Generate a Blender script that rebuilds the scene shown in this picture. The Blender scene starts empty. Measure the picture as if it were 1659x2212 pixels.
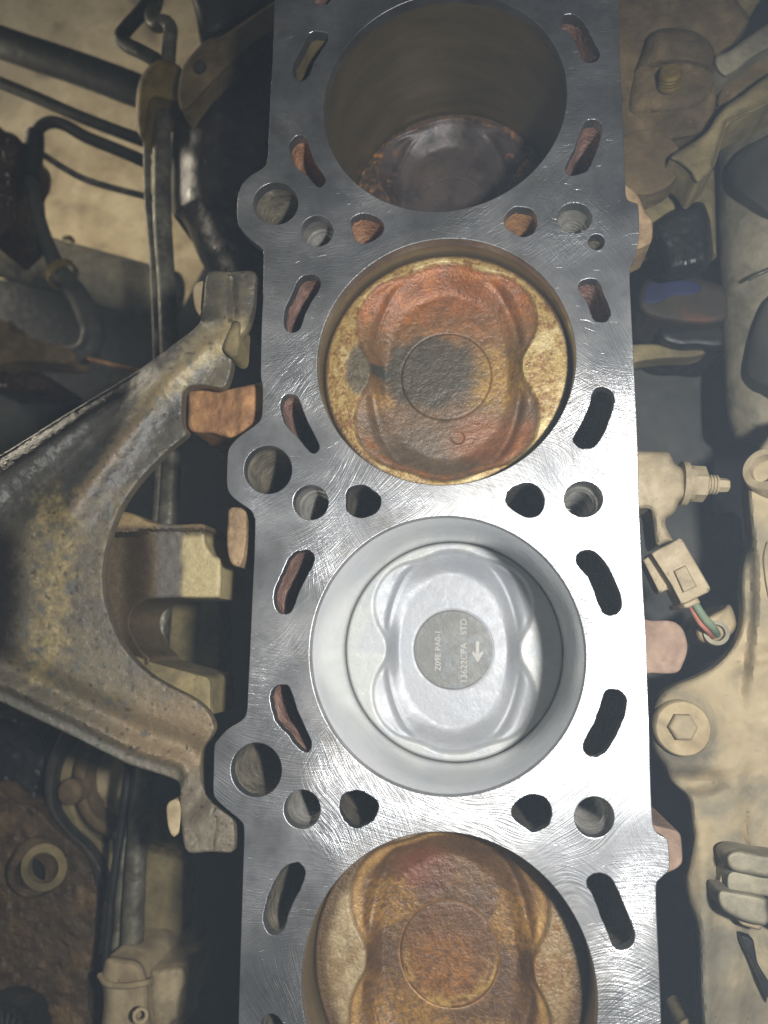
import bpy, bmesh, math, random
import numpy as np
from mathutils import Vector, Matrix
from mathutils.geometry import delaunay_2d_cdt

random.seed(7); RNG = np.random.default_rng(7)
S = bpy.context.scene
COL = S.collection

# ------------------------------------------------------------------ camera
# world: x across the block, y along the row of bores, z up, cylinder-head deck at z = 0, metres
PW, PH = 1659.0, 2212.0                       # survey grid the layout was measured on
FOC = 1638.8
AX = np.array([0.99205005, -0.01107119, -0.12535598])   # world x,y,z expressed in lens right/down/forward
AY = np.array([0.00995382, -0.9860985, 0.16586342])
AZ = np.array([-0.12544965, -0.16579259, -0.97814887])
CAM = np.array([0.0127185, 0.0040819, 0.2691785])
right = Vector((AX[0], AY[0], AZ[0])); down = Vector((AX[1], AY[1], AZ[1])); fwd = Vector((AX[2], AY[2], AZ[2]))
cd = bpy.data.cameras.new('camera'); cam = bpy.data.objects.new('camera', cd); COL.objects.link(cam)
cd.sensor_fit = 'VERTICAL'; cd.sensor_height = 32.0; cd.lens = FOC / PH * 32.0
cd.clip_start = 0.01; cd.clip_end = 20
up = -down; back = -fwd
cam.matrix_world = Matrix(((right.x, up.x, back.x, CAM[0]), (right.y, up.y, back.y, CAM[1]),
                           (right.z, up.z, back.z, CAM[2]), (0, 0, 0, 1)))
cd.dof.use_dof = True; cd.dof.focus_distance = 0.28; cd.dof.aperture_fstop = 9.0
S.camera = cam

# ------------------------------------------------------------------ light
w = bpy.data.worlds.new('World'); S.world = w; w.use_nodes = True
bg = w.node_tree.nodes['Background']; bg.inputs[0].default_value = (0.92, 0.95, 1.0, 1); bg.inputs[1].default_value = 0.028

def lamp(name, kind, loc, target, power, color, size, **kw):
    ld = bpy.data.lights.new(name, kind); ld.energy = power; ld.color = color
    if kind == 'AREA':
        ld.size = size
    else:
        ld.shadow_soft_size = size
    for k, v in kw.items(): setattr(ld, k, v)
    o = bpy.data.objects.new(name, ld); COL.objects.link(o); o.location = loc
    o.rotation_euler = (Vector(target) - Vector(loc)).to_track_quat('-Z', 'Y').to_euler()
    return o
# hand torch held beside the phone, garage tube lamp high up, and an added fill light, no real lamp, to brighten the floor
lamp('hand_torch', 'SPOT', (0.094, 0.014, 0.30), (0.055, -0.02, 0.0), 7.4, (1.0, 0.975, 0.945), 0.011,
     spot_size=math.radians(128), spot_blend=1.0)
lamp('floor_fill_light', 'AREA', (-0.75, 0.55, -0.25), (-0.35, 0.5, -0.75), 3.2, (1.0, 0.88, 0.68), 0.25)
lamp('garage_ceiling_lamp', 'AREA', (-0.9, 0.55, 1.6), (-0.1, 0.1, 0.0), 0.9, (1.0, 0.95, 0.86), 0.16)

S.view_settings.view_transform = 'Standard'; S.view_settings.look = 'None'
S.view_settings.exposure = 0.3; S.view_settings.gamma = 1.0
S.render.engine = 'CYCLES'; S.render.resolution_x = 768; S.render.resolution_y = 1024
S.cycles.max_bounces = 6; S.cycles.diffuse_bounces = 3; S.cycles.glossy_bounces = 4

# ------------------------------------------------------------------ survey helpers
def P(x, y, z):
    """world point at height z seen at survey position (x, y)"""
    c = np.array([(x - PW / 2) / FOC, (y - PH / 2) / FOC, 1.0])
    d = np.array([AX @ c, AY @ c, AZ @ c])
    t = (z - CAM[2]) / d[2]
    return CAM + d * t
def PN(xy, z):
    xy = np.asarray(xy, float); z = np.broadcast_to(np.asarray(z, float), (len(xy),))
    c = np.stack([(xy[:, 0] - PW / 2) / FOC, (xy[:, 1] - PH / 2) / FOC, np.ones(len(xy))], 1)
    d = np.stack([c @ AX, c @ AY, c @ AZ], 1)
    return CAM + d * ((z - CAM[2]) / d[:, 2])[:, None]
def mpp(z): return (CAM[2] - z) / FOC * 1.03      # metres for one survey unit at height z

# zoom tables: survey = offset + zoom/3
def zt(ox, oy, pts): return [(ox + a / 3.0, oy + b / 3.0) for a, b in pts]
def LZ(j, pts): return zt(432, 553 * j, pts)       # deck, left side
def RZ(j, pts): return zt(1106, 553 * j, pts)      # right side
def AZM(j, pts): return zt(0, 553 * j, pts)        # far left

def smooth_loop(pts, n=4, closed=True):
    p = np.asarray(pts, float); m = len(p); out = []
    rng = range(m) if closed else range(m - 1)
    for i in rng:
        if closed: a, b, c, d = p[i - 1], p[i], p[(i + 1) % m], p[(i + 2) % m]
        else: a, b, c, d = p[max(i - 1, 0)], p[i], p[i + 1], p[min(i + 2, m - 1)]
        for k in range(n):
            t = k / n
            out.append(0.5 * (2 * b + (c - a) * t + (2 * a - 5 * b + 4 * c - d) * t * t + (3 * b - a - 3 * c + d) * t ** 3))
    if not closed: out.append(p[-1])
    return np.array(out)
def resample(loop, step):
    p = np.vstack([loop, loop[:1]]); s = np.r_[0, np.cumsum(np.linalg.norm(np.diff(p, axis=0), axis=1))]
    n = max(8, int(s[-1] / step)); t = np.linspace(0, s[-1], n, endpoint=False)
    return np.stack([np.interp(t, s, p[:, k]) for k in range(p.shape[1])], 1)

# value noise
def _h(i, j, k):
    n = (i * 374761393 + j * 668265263 + k * 2147483647 + 1013904223) & 0xFFFFFFFF
    n = ((n ^ (n >> 13)) * 1274126177) & 0xFFFFFFFF
    return ((n ^ (n >> 16)) & 0xFFFF) / 65535.0
def vnoise(x, y, z=0.0):
    x, y = np.asarray(x, float), np.asarray(y, float); z = np.zeros_like(x) + z
    xi, yi, zi = [np.floor(a).astype(np.int64) for a in (x, y, z)]
    fx, fy, fz = x - xi, y - yi, z - zi
    fx, fy, fz = [f * f * (3 - 2 * f) for f in (fx, fy, fz)]
    r = 0
    for a in (0, 1):
        for b in (0, 1):
            for c in (0, 1):
                r = r + _h(xi + a, yi + b, zi + c) * (fx if a else 1 - fx) * (fy if b else 1 - fy) * (fz if c else 1 - fz)
    return r
def fbm(x, y, z=0.0, o=4):
    r = 0; a = .5; t = 0
    for k in range(o):
        r = r + a * vnoise(x * 2 ** k, y * 2 ** k, z + 17 * k); t += a; a *= .55
    return r / t
def sst(a, b, x):
    t = np.clip((x - a) / (b - a), 0, 1); return t * t * (3 - 2 * t)

# ------------------------------------------------------------------ materials
def lin(c, a=1.0):
    f = lambda v: (v / 255 / 12.92 if v / 255 <= .04045 else ((v / 255 + .055) / 1.055) ** 2.4)
    return (f(c[0]), f(c[1]), f(c[2]), a)
MATS = {}
class NT:
    def __init__(s, name):
        s.m = bpy.data.materials.new(name); s.m.use_nodes = True; s.t = s.m.node_tree; s.n = s.t.nodes
        s.b = s.n['Principled BSDF']; s.tc = s.n.new('ShaderNodeTexCoord'); MATS[name] = s.m
    def new(s, k, **kw):
        n = s.n.new(k)
        for a, v in kw.items(): setattr(n, a, v)
        return n
    def link(s, a, b): s.t.links.new(a, b)
    def mapping(s, scale=(1, 1, 1), rot=(0, 0, 0), src=None):
        m = s.new('ShaderNodeMapping'); m.inputs['Scale'].default_value = scale; m.inputs['Rotation'].default_value = rot
        s.link(src or s.tc.outputs['Object'], m.inputs[0]); return m.outputs[0]
    def noise(s, scale, detail=4, rough=.55, vec=None, dist=0):
        n = s.new('ShaderNodeTexNoise'); n.inputs['Scale'].default_value = scale; n.inputs['Detail'].default_value = detail
        n.inputs['Roughness'].default_value = rough; n.inputs['Distortion'].default_value = dist
        s.link(vec or s.tc.outputs['Object'], n.inputs['Vector']); return n.outputs['Fac']
    def ramp(s, fac, stops):
        r = s.new('ShaderNodeValToRGB'); e = r.color_ramp.elements
        while len(e) < len(stops): e.new(.5)
        for el, (p, c) in zip(e, stops):
            el.position = p; el.color = c if len(c) == 4 else lin(c)
        s.link(fac, r.inputs[0]); return r.outputs[0]
    def vramp(s, fac, a, b, va=0.0, vb=1.0):
        m = s.new('ShaderNodeMapRange'); m.inputs[1].default_value = a; m.inputs[2].default_value = b
        m.inputs[3].default_value = va; m.inputs[4].default_value = vb; s.link(fac, m.inputs[0]); return m.outputs[0]
    def mix(s, fac, a, b, mode='MIX'):
        m = s.new('ShaderNodeMix', data_type='RGBA', blend_type=mode)
        for v, i in ((fac, m.inputs[0]), (a, m.inputs[6]), (b, m.inputs[7])):
            if hasattr(v, 'is_output'): s.link(v, i)
            else: i.default_value = v
        return m.outputs[2]
    def math(s, op, a, b=0.0):
        m = s.new('ShaderNodeMath', operation=op)
        for v, i in ((a, m.inputs[0]), (b, m.inputs[1])):
            if hasattr(v, 'is_output'): s.link(v, i)
            else: i.default_value = v
        return m.outputs[0]
    def bump(s, h, strength, dist, prev=None):
        b = s.new('ShaderNodeBump'); b.inputs['Strength'].default_value = strength; b.inputs['Distance'].default_value = dist
        s.link(h, b.inputs['Height'])
        if prev is not None: s.link(prev, b.inputs['Normal'])
        return b.outputs[0]
    def done(s, color=None, rough=None, metal=None, normal=None, spec=None):
        for v, k in ((color, 'Base Color'), (rough, 'Roughness'), (metal, 'Metallic'), (spec, 'Specular IOR Level')):
            if v is None: continue
            if hasattr(v, 'is_output'): s.link(v, s.b.inputs[k])
            else: s.b.inputs[k].default_value = v
        if normal is not None: s.link(normal, s.b.inputs['Normal'])
        return s.m

def dirt(name, stops, scale=55, rough=(.55, .9), metal=0.0, bump=.5, bs=500, speck=None, spec=.35, bd=.0006, stain=None):
    """dusty / greasy surface: stops = colours along a broad noise, speck = (colour, threshold)"""
    t = NT(name)
    n1 = t.noise(scale, 5, .62, dist=.4); n2 = t.noise(bs, 3, .6); n3 = t.noise(scale * 3.3, 3, .6)
    c = t.ramp(n1, stops)
    c = t.mix(t.vramp(n3, .35, .7, 0, .45), c, t.mix(1.0, c, (.62, .58, .5, 1), 'MULTIPLY'))
    if stain:
        n5 = t.noise(scale * .8 + 11, 5, .65, dist=.5, vec=t.mapping((1, 1, 1), (.3, .2, 1.1)))
        c = t.mix(t.vramp(n5, .50, .66, 0, stain[1]), c, lin(stain[0]))
    if speck:
        n4 = t.noise(scale * 11, 3, .5)
        c = t.mix(t.vramp(n4, speck[1], speck[1] + .05, 0, .8), c, lin(speck[0]))
    r = t.vramp(n3, .3, .7, rough[1], rough[0])
    nm = t.bump(t.math('ADD', n2, t.math('MULTIPLY', n3, 2.0)), bump, bd)
    return t.done(c, r, metal, nm, spec)

def mat_deck():
    t = NT('machined_deck')
    big = t.noise(38, 4, .6); mid = t.noise(160, 3, .6); patch = t.noise(22, 2, .5, dist=.8)
    # linishing scratches: four directions of fine stretched grain, each dominating in its own patches
    warp = t.new('ShaderNodeVectorMath', operation='ADD')
    wn = t.new('ShaderNodeTexNoise'); wn.inputs['Scale'].default_value = 18; wn.inputs['Detail'].default_value = 1
    t.link(t.tc.outputs['Object'], wn.inputs['Vector'])
    ws = t.new('ShaderNodeVectorMath', operation='SCALE'); ws.inputs[3].default_value = .035
    t.link(wn.outputs['Color'], ws.inputs[0]); t.link(t.tc.outputs['Object'], warp.inputs[0]); t.link(ws.outputs[0], warp.inputs[1])
    hs = []
    for k, ang in enumerate((8, -38, 62)):
        rot = t.mapping((1, 1, 1), (0, 0, math.radians(ang)), warp.outputs[0])
        n = t.noise(1.0, 2, .6, t.mapping((80, 3800 if k != 1 else 2400, 80), src=rot))
        msk = t.vramp(t.noise(30, 0, .5, t.mapping((1, 1, 1), (0, 0, k * 1.3 + .4))), .42, .6, .06, 1)
        hs.append(t.math('MULTIPLY', t.math('SUBTRACT', n, .5), msk))
    flat = t.new('ShaderNodeVectorMath', operation='MULTIPLY'); t.link(t.tc.outputs['Object'], flat.inputs[0]); flat.inputs[1].default_value = (1, 1, 0)
    vd = t.new('ShaderNodeVectorMath', operation='DISTANCE'); t.link(warp.outputs[0], vd.inputs[0]); vd.inputs[1].default_value = (-.03, -.20, 0)
    cb_ = t.new('ShaderNodeCombineXYZ'); t.link(t.math('MULTIPLY', vd.outputs['Value'], 2600), cb_.inputs[0])
    sx = t.new('ShaderNodeSeparateXYZ'); t.link(warp.outputs[0], sx.inputs[0]); t.link(t.math('MULTIPLY', sx.outputs[0], 150), cb_.inputs[1])
    arcs = t.noise(1.0, 1, .5, cb_.outputs[0])
    am = t.vramp(t.noise(16, 0, .5, t.mapping((1, 1, 1), (0, 0, 2.2))), .42, .58)
    h = t.math('ADD', t.math('ADD', hs[0], hs[1]), t.math('ADD', hs[2], t.math('MULTIPLY', t.math('SUBTRACT', arcs, .5), t.math('MULTIPLY', am, .6))))
    sc = t.noise(1.0, 0, .4, t.mapping((160, 1500, 160), (0, 0, .7), warp.outputs[0]))
    h = t.math('SUBTRACT', h, t.math('MULTIPLY', t.vramp(sc, .80, .84), .4))
    nm = t.bump(h, .68, .00018)
    c = t.ramp(big, [(.3, (132, 134, 136)), (.5, (164, 166, 168)), (.72, (196, 196, 196))])
    c = t.mix(t.vramp(mid, .5, .75, 0, .4), c, lin((122, 124, 126)))
    dm = None
    for by in (.2148, .1074, 0.0, -.1074):
        vd = t.new('ShaderNodeVectorMath', operation='DISTANCE'); t.link(flat.outputs[0], vd.inputs[0]); vd.inputs[1].default_value = (0, by, 0)
        dm = vd.outputs['Value'] if dm is None else t.math('MINIMUM', dm, vd.outputs['Value'])
    ring = t.math('MULTIPLY', t.vramp(dm, .0535, .0525), t.vramp(mid, .35, .6, .3, 1))
    c = t.mix(t.math('MULTIPLY', ring, .35), c, lin((118, 114, 106)))
    dull = t.vramp(t.noise(55, 4, .62, dist=.6), .54, .70)
    c = t.mix(t.math('MULTIPLY', dull, .45), c, lin((104, 100, 92)))
    r = t.math('ADD', t.vramp(patch, .3, .7, .29, .41), t.math('MULTIPLY', t.math('MAXIMUM', dull, ring), .07))
    return t.done(c, r, .9, nm)

def mat_bore():
    t = NT('honed_bore')
    n = t.noise(1.0, 3, .6, t.mapping((60, 60, 900)))
    big = t.noise(45, 4, .6)
    c = t.ramp(big, [(.3, (212, 214, 214)), (.7, (234, 234, 232))])
    return t.done(c, t.vramp(big, .3, .7, .16, .26), .45, t.bump(n, .25, .0002))
def mat_bore_dirty():
    t = NT('oil_stained_bore')
    n = t.noise(1.0, 3, .6, t.mapping((60, 60, 700))); big = t.noise(1, 5, .6, t.mapping((40, 40, 110)))
    c = t.ramp(big, [(.25, (100, 90, 68)), (.75, (134, 120, 92))])
    return t.done(c, t.vramp(big, .3, .7, .28, .42), .6, t.bump(n, .3, .0003))

def mat_vcol(name, metal, rough, bump=.35, fine=.5, bd=.0004, streak=None):
    t = NT(name)
    a = t.new('ShaderNodeAttribute', attribute_name='stain')
    n1 = t.noise(900, 5, .65); n2 = t.noise(240, 5, .6)
    f = t.math('ADD', t.math('MULTIPLY', n1, .6), t.math('MULTIPLY', n2, .4))
    sc = t.vramp(f, .3, .7, 1 - fine, 1 + fine * .55)
    c = t.mix(1.0, a.outputs['Color'], t.mix(0.0, (1, 1, 1, 1), (1, 1, 1, 1)), 'MULTIPLY')
    vm = t.new('ShaderNodeVectorMath', operation='SCALE'); t.link(c, vm.inputs[0]); t.link(sc, vm.inputs[3])
    r = t.math('MULTIPLY', t.vramp(n2, .3, .7, rough[0], rough[1]), a.outputs['Alpha'])
    h = t.math('ADD', n1, t.math('MULTIPLY', n2, 1.5))
    return t.done(vm.outputs[0], r, metal, t.bump(h, bump, bd))

mat_deck(); mat_bore(); mat_bore_dirty()
mat_vcol('carbon_stained_piston', .15, (.27, .5), .55, .45, .0006)
mat_vcol('oily_piston', .1, (.34, .5), .3, .35, .0003)
mat_vcol('clean_piston', .3, (.42, .56), .35, .12, .0003)
mat_vcol('grimy_bracket', .05, (.40, .7), .45, .3, .0006)
dirt('rusty_casting', [(.3, (116, 84, 60)), (.5, (156, 116, 80)), (.7, (190, 146, 98))], 90, (.7, .95), speck=((70, 44, 30), .66))
dirt('rusty_tan', [(.3, (118, 98, 74)), (.5, (150, 126, 96)), (.7, (172, 148, 114))], 90, (.7, .95), speck=((96, 78, 60), .66))
dirt('rusty_pink', [(.3, (112, 92, 78)), (.5, (138, 116, 100)), (.7, (158, 136, 116))], 70, (.7, .95), bump=.4, speck=((110, 86, 70), .68), stain=((104, 84, 72), 0.6))
dirt('jacket_rust', [(.3, (104, 80, 70)), (.5, (142, 110, 98)), (.7, (176, 146, 130))], 130, (.7, .95), bump=.9)
dirt('jacket_rust_orange', [(.3, (120, 86, 62)), (.5, (164, 120, 90)), (.7, (192, 152, 118))], 130, (.7, .95), bump=.9)
dirt('oil_gallery_wall', [(.3, (84, 80, 70)), (.5, (118, 112, 98)), (.7, (146, 138, 120))], 110, (.35, .7), bump=.6)
dirt('thread_steel', [(.3, (128, 126, 120)), (.7, (178, 176, 170))], 120, (.25, .4), metal=.55, bump=.1)
dirt('deck_side', [(.3, (70, 66, 58)), (.7, (118, 108, 92))], 90)
dirt('cast_iron_dark', [(.3, (28, 26, 24)), (.7, (52, 46, 40))], 60)
dirt('beige_dust', [(.3, (132, 116, 88)), (.5, (164, 148, 116)), (.72, (184, 168, 134))], 40, (.75, .95), bump=.35, speck=((110, 92, 66), .70), stain=((104, 96, 80), 0.6))
dirt('beige_dust_plate', [(.30, (98, 96, 86)), (.42, (122, 116, 98)), (.54, (158, 144, 114)), (.75, (178, 162, 130))], 20, (.7, .95), bump=.35, speck=((104, 88, 66), .69), stain=((92, 88, 78), 0.7))
dirt('beige_plastic', [(.3, (138, 126, 100)), (.5, (162, 148, 120)), (.7, (178, 164, 136))], 60, (.6, .85), bump=.35, speck=((128, 112, 86), .66), stain=((112, 102, 84), 0.6))
dirt('olive_dust', [(.3, (92, 84, 58)), (.5, (126, 114, 80)), (.7, (152, 138, 100))], 45, (.7, .95), bump=.4, speck=((70, 60, 42), .68), stain=((84, 76, 58), 0.6))
dirt('olive_mud', [(.3, (78, 66, 46)), (.5, (104, 88, 62)), (.72, (134, 116, 82))], 50, (.75, .95), bump=.6, speck=((150, 130, 100), .72), stain=((70, 58, 42), 0.6))
dirt('grey_dust_metal', [(.3, (104, 100, 86)), (.5, (138, 132, 112)), (.7, (160, 152, 130))], 50, (.5, .8), metal=.15, bump=.3, stain=((92, 88, 76), 0.6))
dirt('tube_metal', [(.3, (66, 62, 52)), (.5, (108, 104, 90)), (.7, (142, 138, 122))], 70, (.3, .65), metal=.4, bump=.35, speck=((150, 140, 110), .70), stain=((58, 54, 46), 0.6))
dirt('tube_dark', [(.3, (34, 33, 30)), (.6, (58, 55, 46)), (.8, (84, 76, 58))], 60, (.4, .8), bump=.4)
dirt('black_rubber', [(.3, (22, 22, 22)), (.6, (40, 39, 36)), (.8, (70, 64, 50))], 60, (.45, .8), bump=.4)
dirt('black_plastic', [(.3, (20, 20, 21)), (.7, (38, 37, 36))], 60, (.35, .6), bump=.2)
dirt('shade_olive_grey', [(.3, (46, 45, 40)), (.7, (70, 67, 58))], 40, (.6, .85), bump=.15)  # painted shade colour for the dark patches on the canister
dirt('grey_rubber', [(.3, (54, 54, 50)), (.7, (82, 80, 72))], 60, (.5, .8), bump=.2)
dirt('oily_black', [(.3, (26, 21, 18)), (.6, (44, 35, 29)), (.8, (72, 58, 44))], 45, (.24, .5), bump=.35, bd=.0006)
dirt('oily_red', [(.3, (38, 24, 20)), (.6, (60, 38, 31)), (.8, (104, 92, 86))], 60, (.12, .4), bump=.8)
dirt('dirty_plate', [(.3, (52, 42, 30)), (.5, (82, 66, 46)), (.62, (108, 88, 60)), (.8, (128, 104, 66))], 40, (.35, .8), bump=.9, bd=.001, speck=((176, 158, 128), .72))
dirt('brass_clamp', [(.3, (96, 82, 44)), (.6, (134, 114, 64)), (.8, (150, 134, 90))], 80, (.4, .7), metal=.2)
dirt('concrete_floor', [(.30, (112, 96, 72)), (.42, (164, 148, 116)), (.60, (190, 176, 144)), (.8, (206, 194, 164))], 14, (.8, .95), bump=.5, bs=90, speck=((96, 80, 60), .64))
dirt('shade_sheet_black', [(.3, (16, 16, 17)), (.7, (30, 30, 32))], 40, (.5, .8))  # near-black colour of the sheet added to darken the gaps
dirt('bluish_dark_metal', [(.3, (52, 54, 54)), (.7, (84, 84, 80))], 30, (.6, .9), bump=.25)
dirt('blue_paint', [(.3, (26, 30, 58)), (.7, (38, 44, 82))], 50, (.5, .7), bump=.15)
dirt('brown_cap', [(.3, (40, 36, 30)), (.6, (58, 50, 40)), (.8, (110, 66, 44))], 50, (.6, .85), bump=.25)
dirt('red_wire', [(.3, (150, 88, 72)), (.7, (182, 122, 100))], 60, bump=.1)
dirt('green_wire', [(.3, (92, 112, 92)), (.7, (128, 142, 118))], 60, bump=.1)
dirt('stamp_white', [(.3, (164, 164, 158)), (.7, (188, 188, 182))], 200, bump=.05)

# ------------------------------------------------------------------ object helpers
def tag(o, label, cat, group=None, kind=None):
    o['label'] = label; o['category'] = cat
    if group: o['group'] = group
    if kind: o['kind'] = kind
    return o
def thing(name, loc, label, cat, group=None):
    o = bpy.data.objects.new(name, None); COL.objects.link(o); o.location = Vector(loc); o.empty_display_size = .01
    return tag(o, label, cat, group)
BASE = {}
def base_of(o):
    b = Vector((0, 0, 0))
    while o is not None:
        b += o.location; o = o.parent
    return b
def mesh(name, v, f, mat, parent=None, smooth=True, kind=None, stain=None, origin=None):
    """v in world coordinates; stored relative to the parent's base"""
    b = base_of(parent) if parent is not None else Vector(origin if origin is not None else (0, 0, 0))
    me = bpy.data.meshes.new(name); vv = np.asarray(v, float) - np.array(b)
    me.from_pydata(vv.tolist(), [], [list(map(int, x)) for x in f]); me.validate(); me.update()
    if smooth:
        me.polygons.foreach_set('use_smooth', [True] * len(me.polygons))
        try: me.set_sharp_from_angle(angle=math.radians(38))
        except Exception: pass
    me.materials.append(MATS[mat])
    if stain is not None:
        at = me.color_attributes.new('stain', 'FLOAT_COLOR', 'POINT')
        st4 = stain if stain.shape[1] == 4 else np.c_[stain, np.ones(len(stain))]
        at.data.foreach_set('color', st4.astype(np.float32).ravel())
    o = bpy.data.objects.new(name, me); COL.objects.link(o)
    if parent is not None: o.parent = parent
    else: o.location = b
    if kind: o['kind'] = kind
    return o

def cast_data(outline, z, depth, edge, edge_h, grid=9, rough=0.0, relief=None, smooth=4, step=5.0, taper=1.0, rs=9.0):
    """solid casting: top surface over the outline with rounded edge, walls going down"""
    loop = smooth_loop(outline, smooth) if smooth else np.array(outline, float)
    if smooth: loop = resample(loop, step)
    else:
        q_ = []
        for i in range(len(loop)):
            a_, b_ = loop[i], loop[(i + 1) % len(loop)]; m_ = max(1, int(np.linalg.norm(b_ - a_) / step))
            q_ += [a_ + (b_ - a_) * k_ / m_ for k_ in range(m_)]
        loop = np.array(q_)
    n = len(loop)
    lo, hi = loop.min(0), loop.max(0)
    gx, gy = np.meshgrid(np.arange(lo[0], hi[0], grid), np.arange(lo[1], hi[1], grid))
    g = np.stack([gx.ravel(), gy.ravel()], 1) + RNG.uniform(-.25, .25, (gx.size, 2)) * grid
    a = loop; b = np.roll(loop, -1, 0)
    def dist(q):
        out = np.full(len(q), 1e9)
        for i in range(0, len(q), 4000):
            qq = q[i:i + 4000, None, :]; ab = (b - a)[None]; t = np.clip(((qq - a) * ab).sum(2) / np.maximum((ab ** 2).sum(2), 1e-9), 0, 1)
            out[i:i + 4000] = np.sqrt((((a + t[..., None] * ab) - qq) ** 2).sum(2)).min(1)
        return out
    def inside(q):
        r_ = np.zeros(len(q), bool)
        for i in range(n):
            y0, y1 = a[i, 1], b[i, 1]
            c_ = ((y0 > q[:, 1]) != (y1 > q[:, 1]))
            xs = (b[i, 0] - a[i, 0]) * (q[:, 1] - y0) / ((y1 - y0) if y1 != y0 else 1e-9) + a[i, 0]
            r_ ^= c_ & (q[:, 0] < xs)
        return r_
    # rings following the rim so the rounded edge is clean
    tgn = np.roll(loop, -1, 0) - np.roll(loop, 1, 0); tgn /= np.maximum(np.linalg.norm(tgn, axis=1), 1e-9)[:, None]
    ccw_ = np.sum(loop[:, 0] * np.roll(loop[:, 1], -1) - np.roll(loop[:, 0], -1) * loop[:, 1]) > 0
    nrm = np.stack([-tgn[:, 1], tgn[:, 0]], 1) * (1 if ccw_ else -1)
    er = min(edge, 26.0); rings = []
    for fr in (.12, .32, .62, 1.0):
        q_ = loop + nrm * er * fr
        if er * fr < .6: continue
        q_ = q_[inside(q_)]
        if len(q_): q_ = q_[dist(q_) > er * fr * .96]
        if len(q_): rings.append(q_)
    g = g[inside(g)]; d = dist(g) if len(g) else np.zeros(0)
    g = g[d > er + grid * .35]
    if rings: g = np.vstack([g] + rings)
    pts = np.vstack([loop, g])
    vs, es, fs, ov, oe, of = delaunay_2d_cdt([Vector(p) for p in pts], [(i, (i + 1) % n) for i in range(n)], [], 1, 1e-5)
    q = np.array([tuple(v) for v in vs]); f = [list(t) for t in fs]
    rim = {}
    for k, src in enumerate(ov):
        for s_ in src:
            if s_ < n: rim[s_] = k
    dq = dist(q)
    t = np.clip(dq / max(edge, 1e-6), 0, 1)
    drop = edge_h * (1 - np.sqrt(np.clip(1 - (1 - t) ** 2, 0, 1)))
    zt_ = (z(q[:, 0], q[:, 1]) if callable(z) else np.full(len(q), z)) - drop
    if relief is not None: zt_ = zt_ + relief(q[:, 0], q[:, 1], dq)
    if rough: zt_ = zt_ + rough * (fbm(q[:, 0] / rs, q[:, 1] / rs, 3.1) - .5) * 2 * np.clip(dq / 3, .25, 1)
    top = PN(q, zt_)
    order = [rim[i] for i in range(n) if i in rim]
    m = len(order)
    c0 = top[order].mean(0)
    low = top[order].copy(); low[:, 2] -= depth
    low[:, :2] = c0[:2] + (low[:, :2] - c0[:2]) * taper
    v = np.vstack([top, low]); k0 = len(top)
    # orientation
    def area(t3): A, B, C = top[t3[0]], top[t3[1]], top[t3[2]]; return (B[0] - A[0]) * (C[1] - A[1]) - (B[1] - A[1]) * (C[0] - A[0])
    f = [t3 if area(t3) > 0 else t3[::-1] for t3 in f]
    pa = top[order]; ccw = np.sum(pa[:, 0] * np.roll(pa[:, 1], -1) - np.roll(pa[:, 0], -1) * pa[:, 1]) > 0
    for i in range(m):
        j = (i + 1) % m
        quad = [order[i], k0 + i, k0 + j, order[j]]
        f.append(quad if ccw else quad[::-1])
    capl = [k0 + i for i in range(m)]; f.append(capl[::-1] if ccw else capl)
    return v, f, q, dq
def cast(name, outline, z, depth, mat, parent=None, edge=8, edge_h=.0012, stainf=None, origin=None, **kw):
    v, f, q, dq = cast_data(outline, z, depth, edge, edge_h, **kw)
    st = None
    if stainf is not None:
        s = stainf(q[:, 0], q[:, 1], dq)
        st = np.vstack([s, np.repeat(s.mean(0)[None] * .8, len(v) - len(q), 0)])
    if parent is None and origin is None: origin = tuple(v.mean(0))
    return mesh(name, v, f, mat, parent, stain=st, origin=origin)

def sweep(path, rad, seg=18, close=True):
    p = np.asarray(path, float); n = len(p); rad = np.broadcast_to(np.asarray(rad, float), (n,))
    tg = np.gradient(p, axis=0); tg /= np.linalg.norm(tg, axis=1)[:, None]
    u = np.cross(tg[0], [0, 0, 1.0]);
    if np.linalg.norm(u) < 1e-3: u = np.cross(tg[0], [0, 1.0, 0])
    v, f = [], []
    for i in range(n):
        u = u - tg[i] * (u @ tg[i]); u /= np.linalg.norm(u); w_ = np.cross(tg[i], u)
        for k in range(seg):
            a = 2 * math.pi * k / seg; v.append(p[i] + rad[i] * (math.cos(a) * u + math.sin(a) * w_))
    for i in range(n - 1):
        for k in range(seg):
            k2 = (k + 1) % seg; f.append([i * seg + k, i * seg + k2, (i + 1) * seg + k2, (i + 1) * seg + k])
    if close: f.append(list(range(seg))[::-1]); f.append([(n - 1) * seg + k for k in range(seg)])
    return np.array(v), f
def tube(name, pts, r_px, mat, parent=None, n=8, seg=18, lump=0.0, origin=None, close=True):
    """pts = (x, y, z); r_px in survey units at that height"""
    p = smooth_loop([P(*q) for q in pts], n, closed=False)
    zs = p[:, 2]; rp = np.asarray(r_px, float)
    if rp.ndim: rp = np.interp(np.linspace(0, 1, len(p)), np.linspace(0, 1, len(rp)), rp)
    r = rp * (CAM[2] - zs) / FOC * 1.02
    if lump: r = r * (1 + lump * (fbm(np.arange(len(p)) * .35, np.zeros(len(p)), len(name)) - .5) * 2)
    v, f = sweep(p, r, seg, close)
    if parent is None and origin is None: origin = tuple(p[0])
    return mesh(name, v, f, mat, parent, origin=origin)
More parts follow.
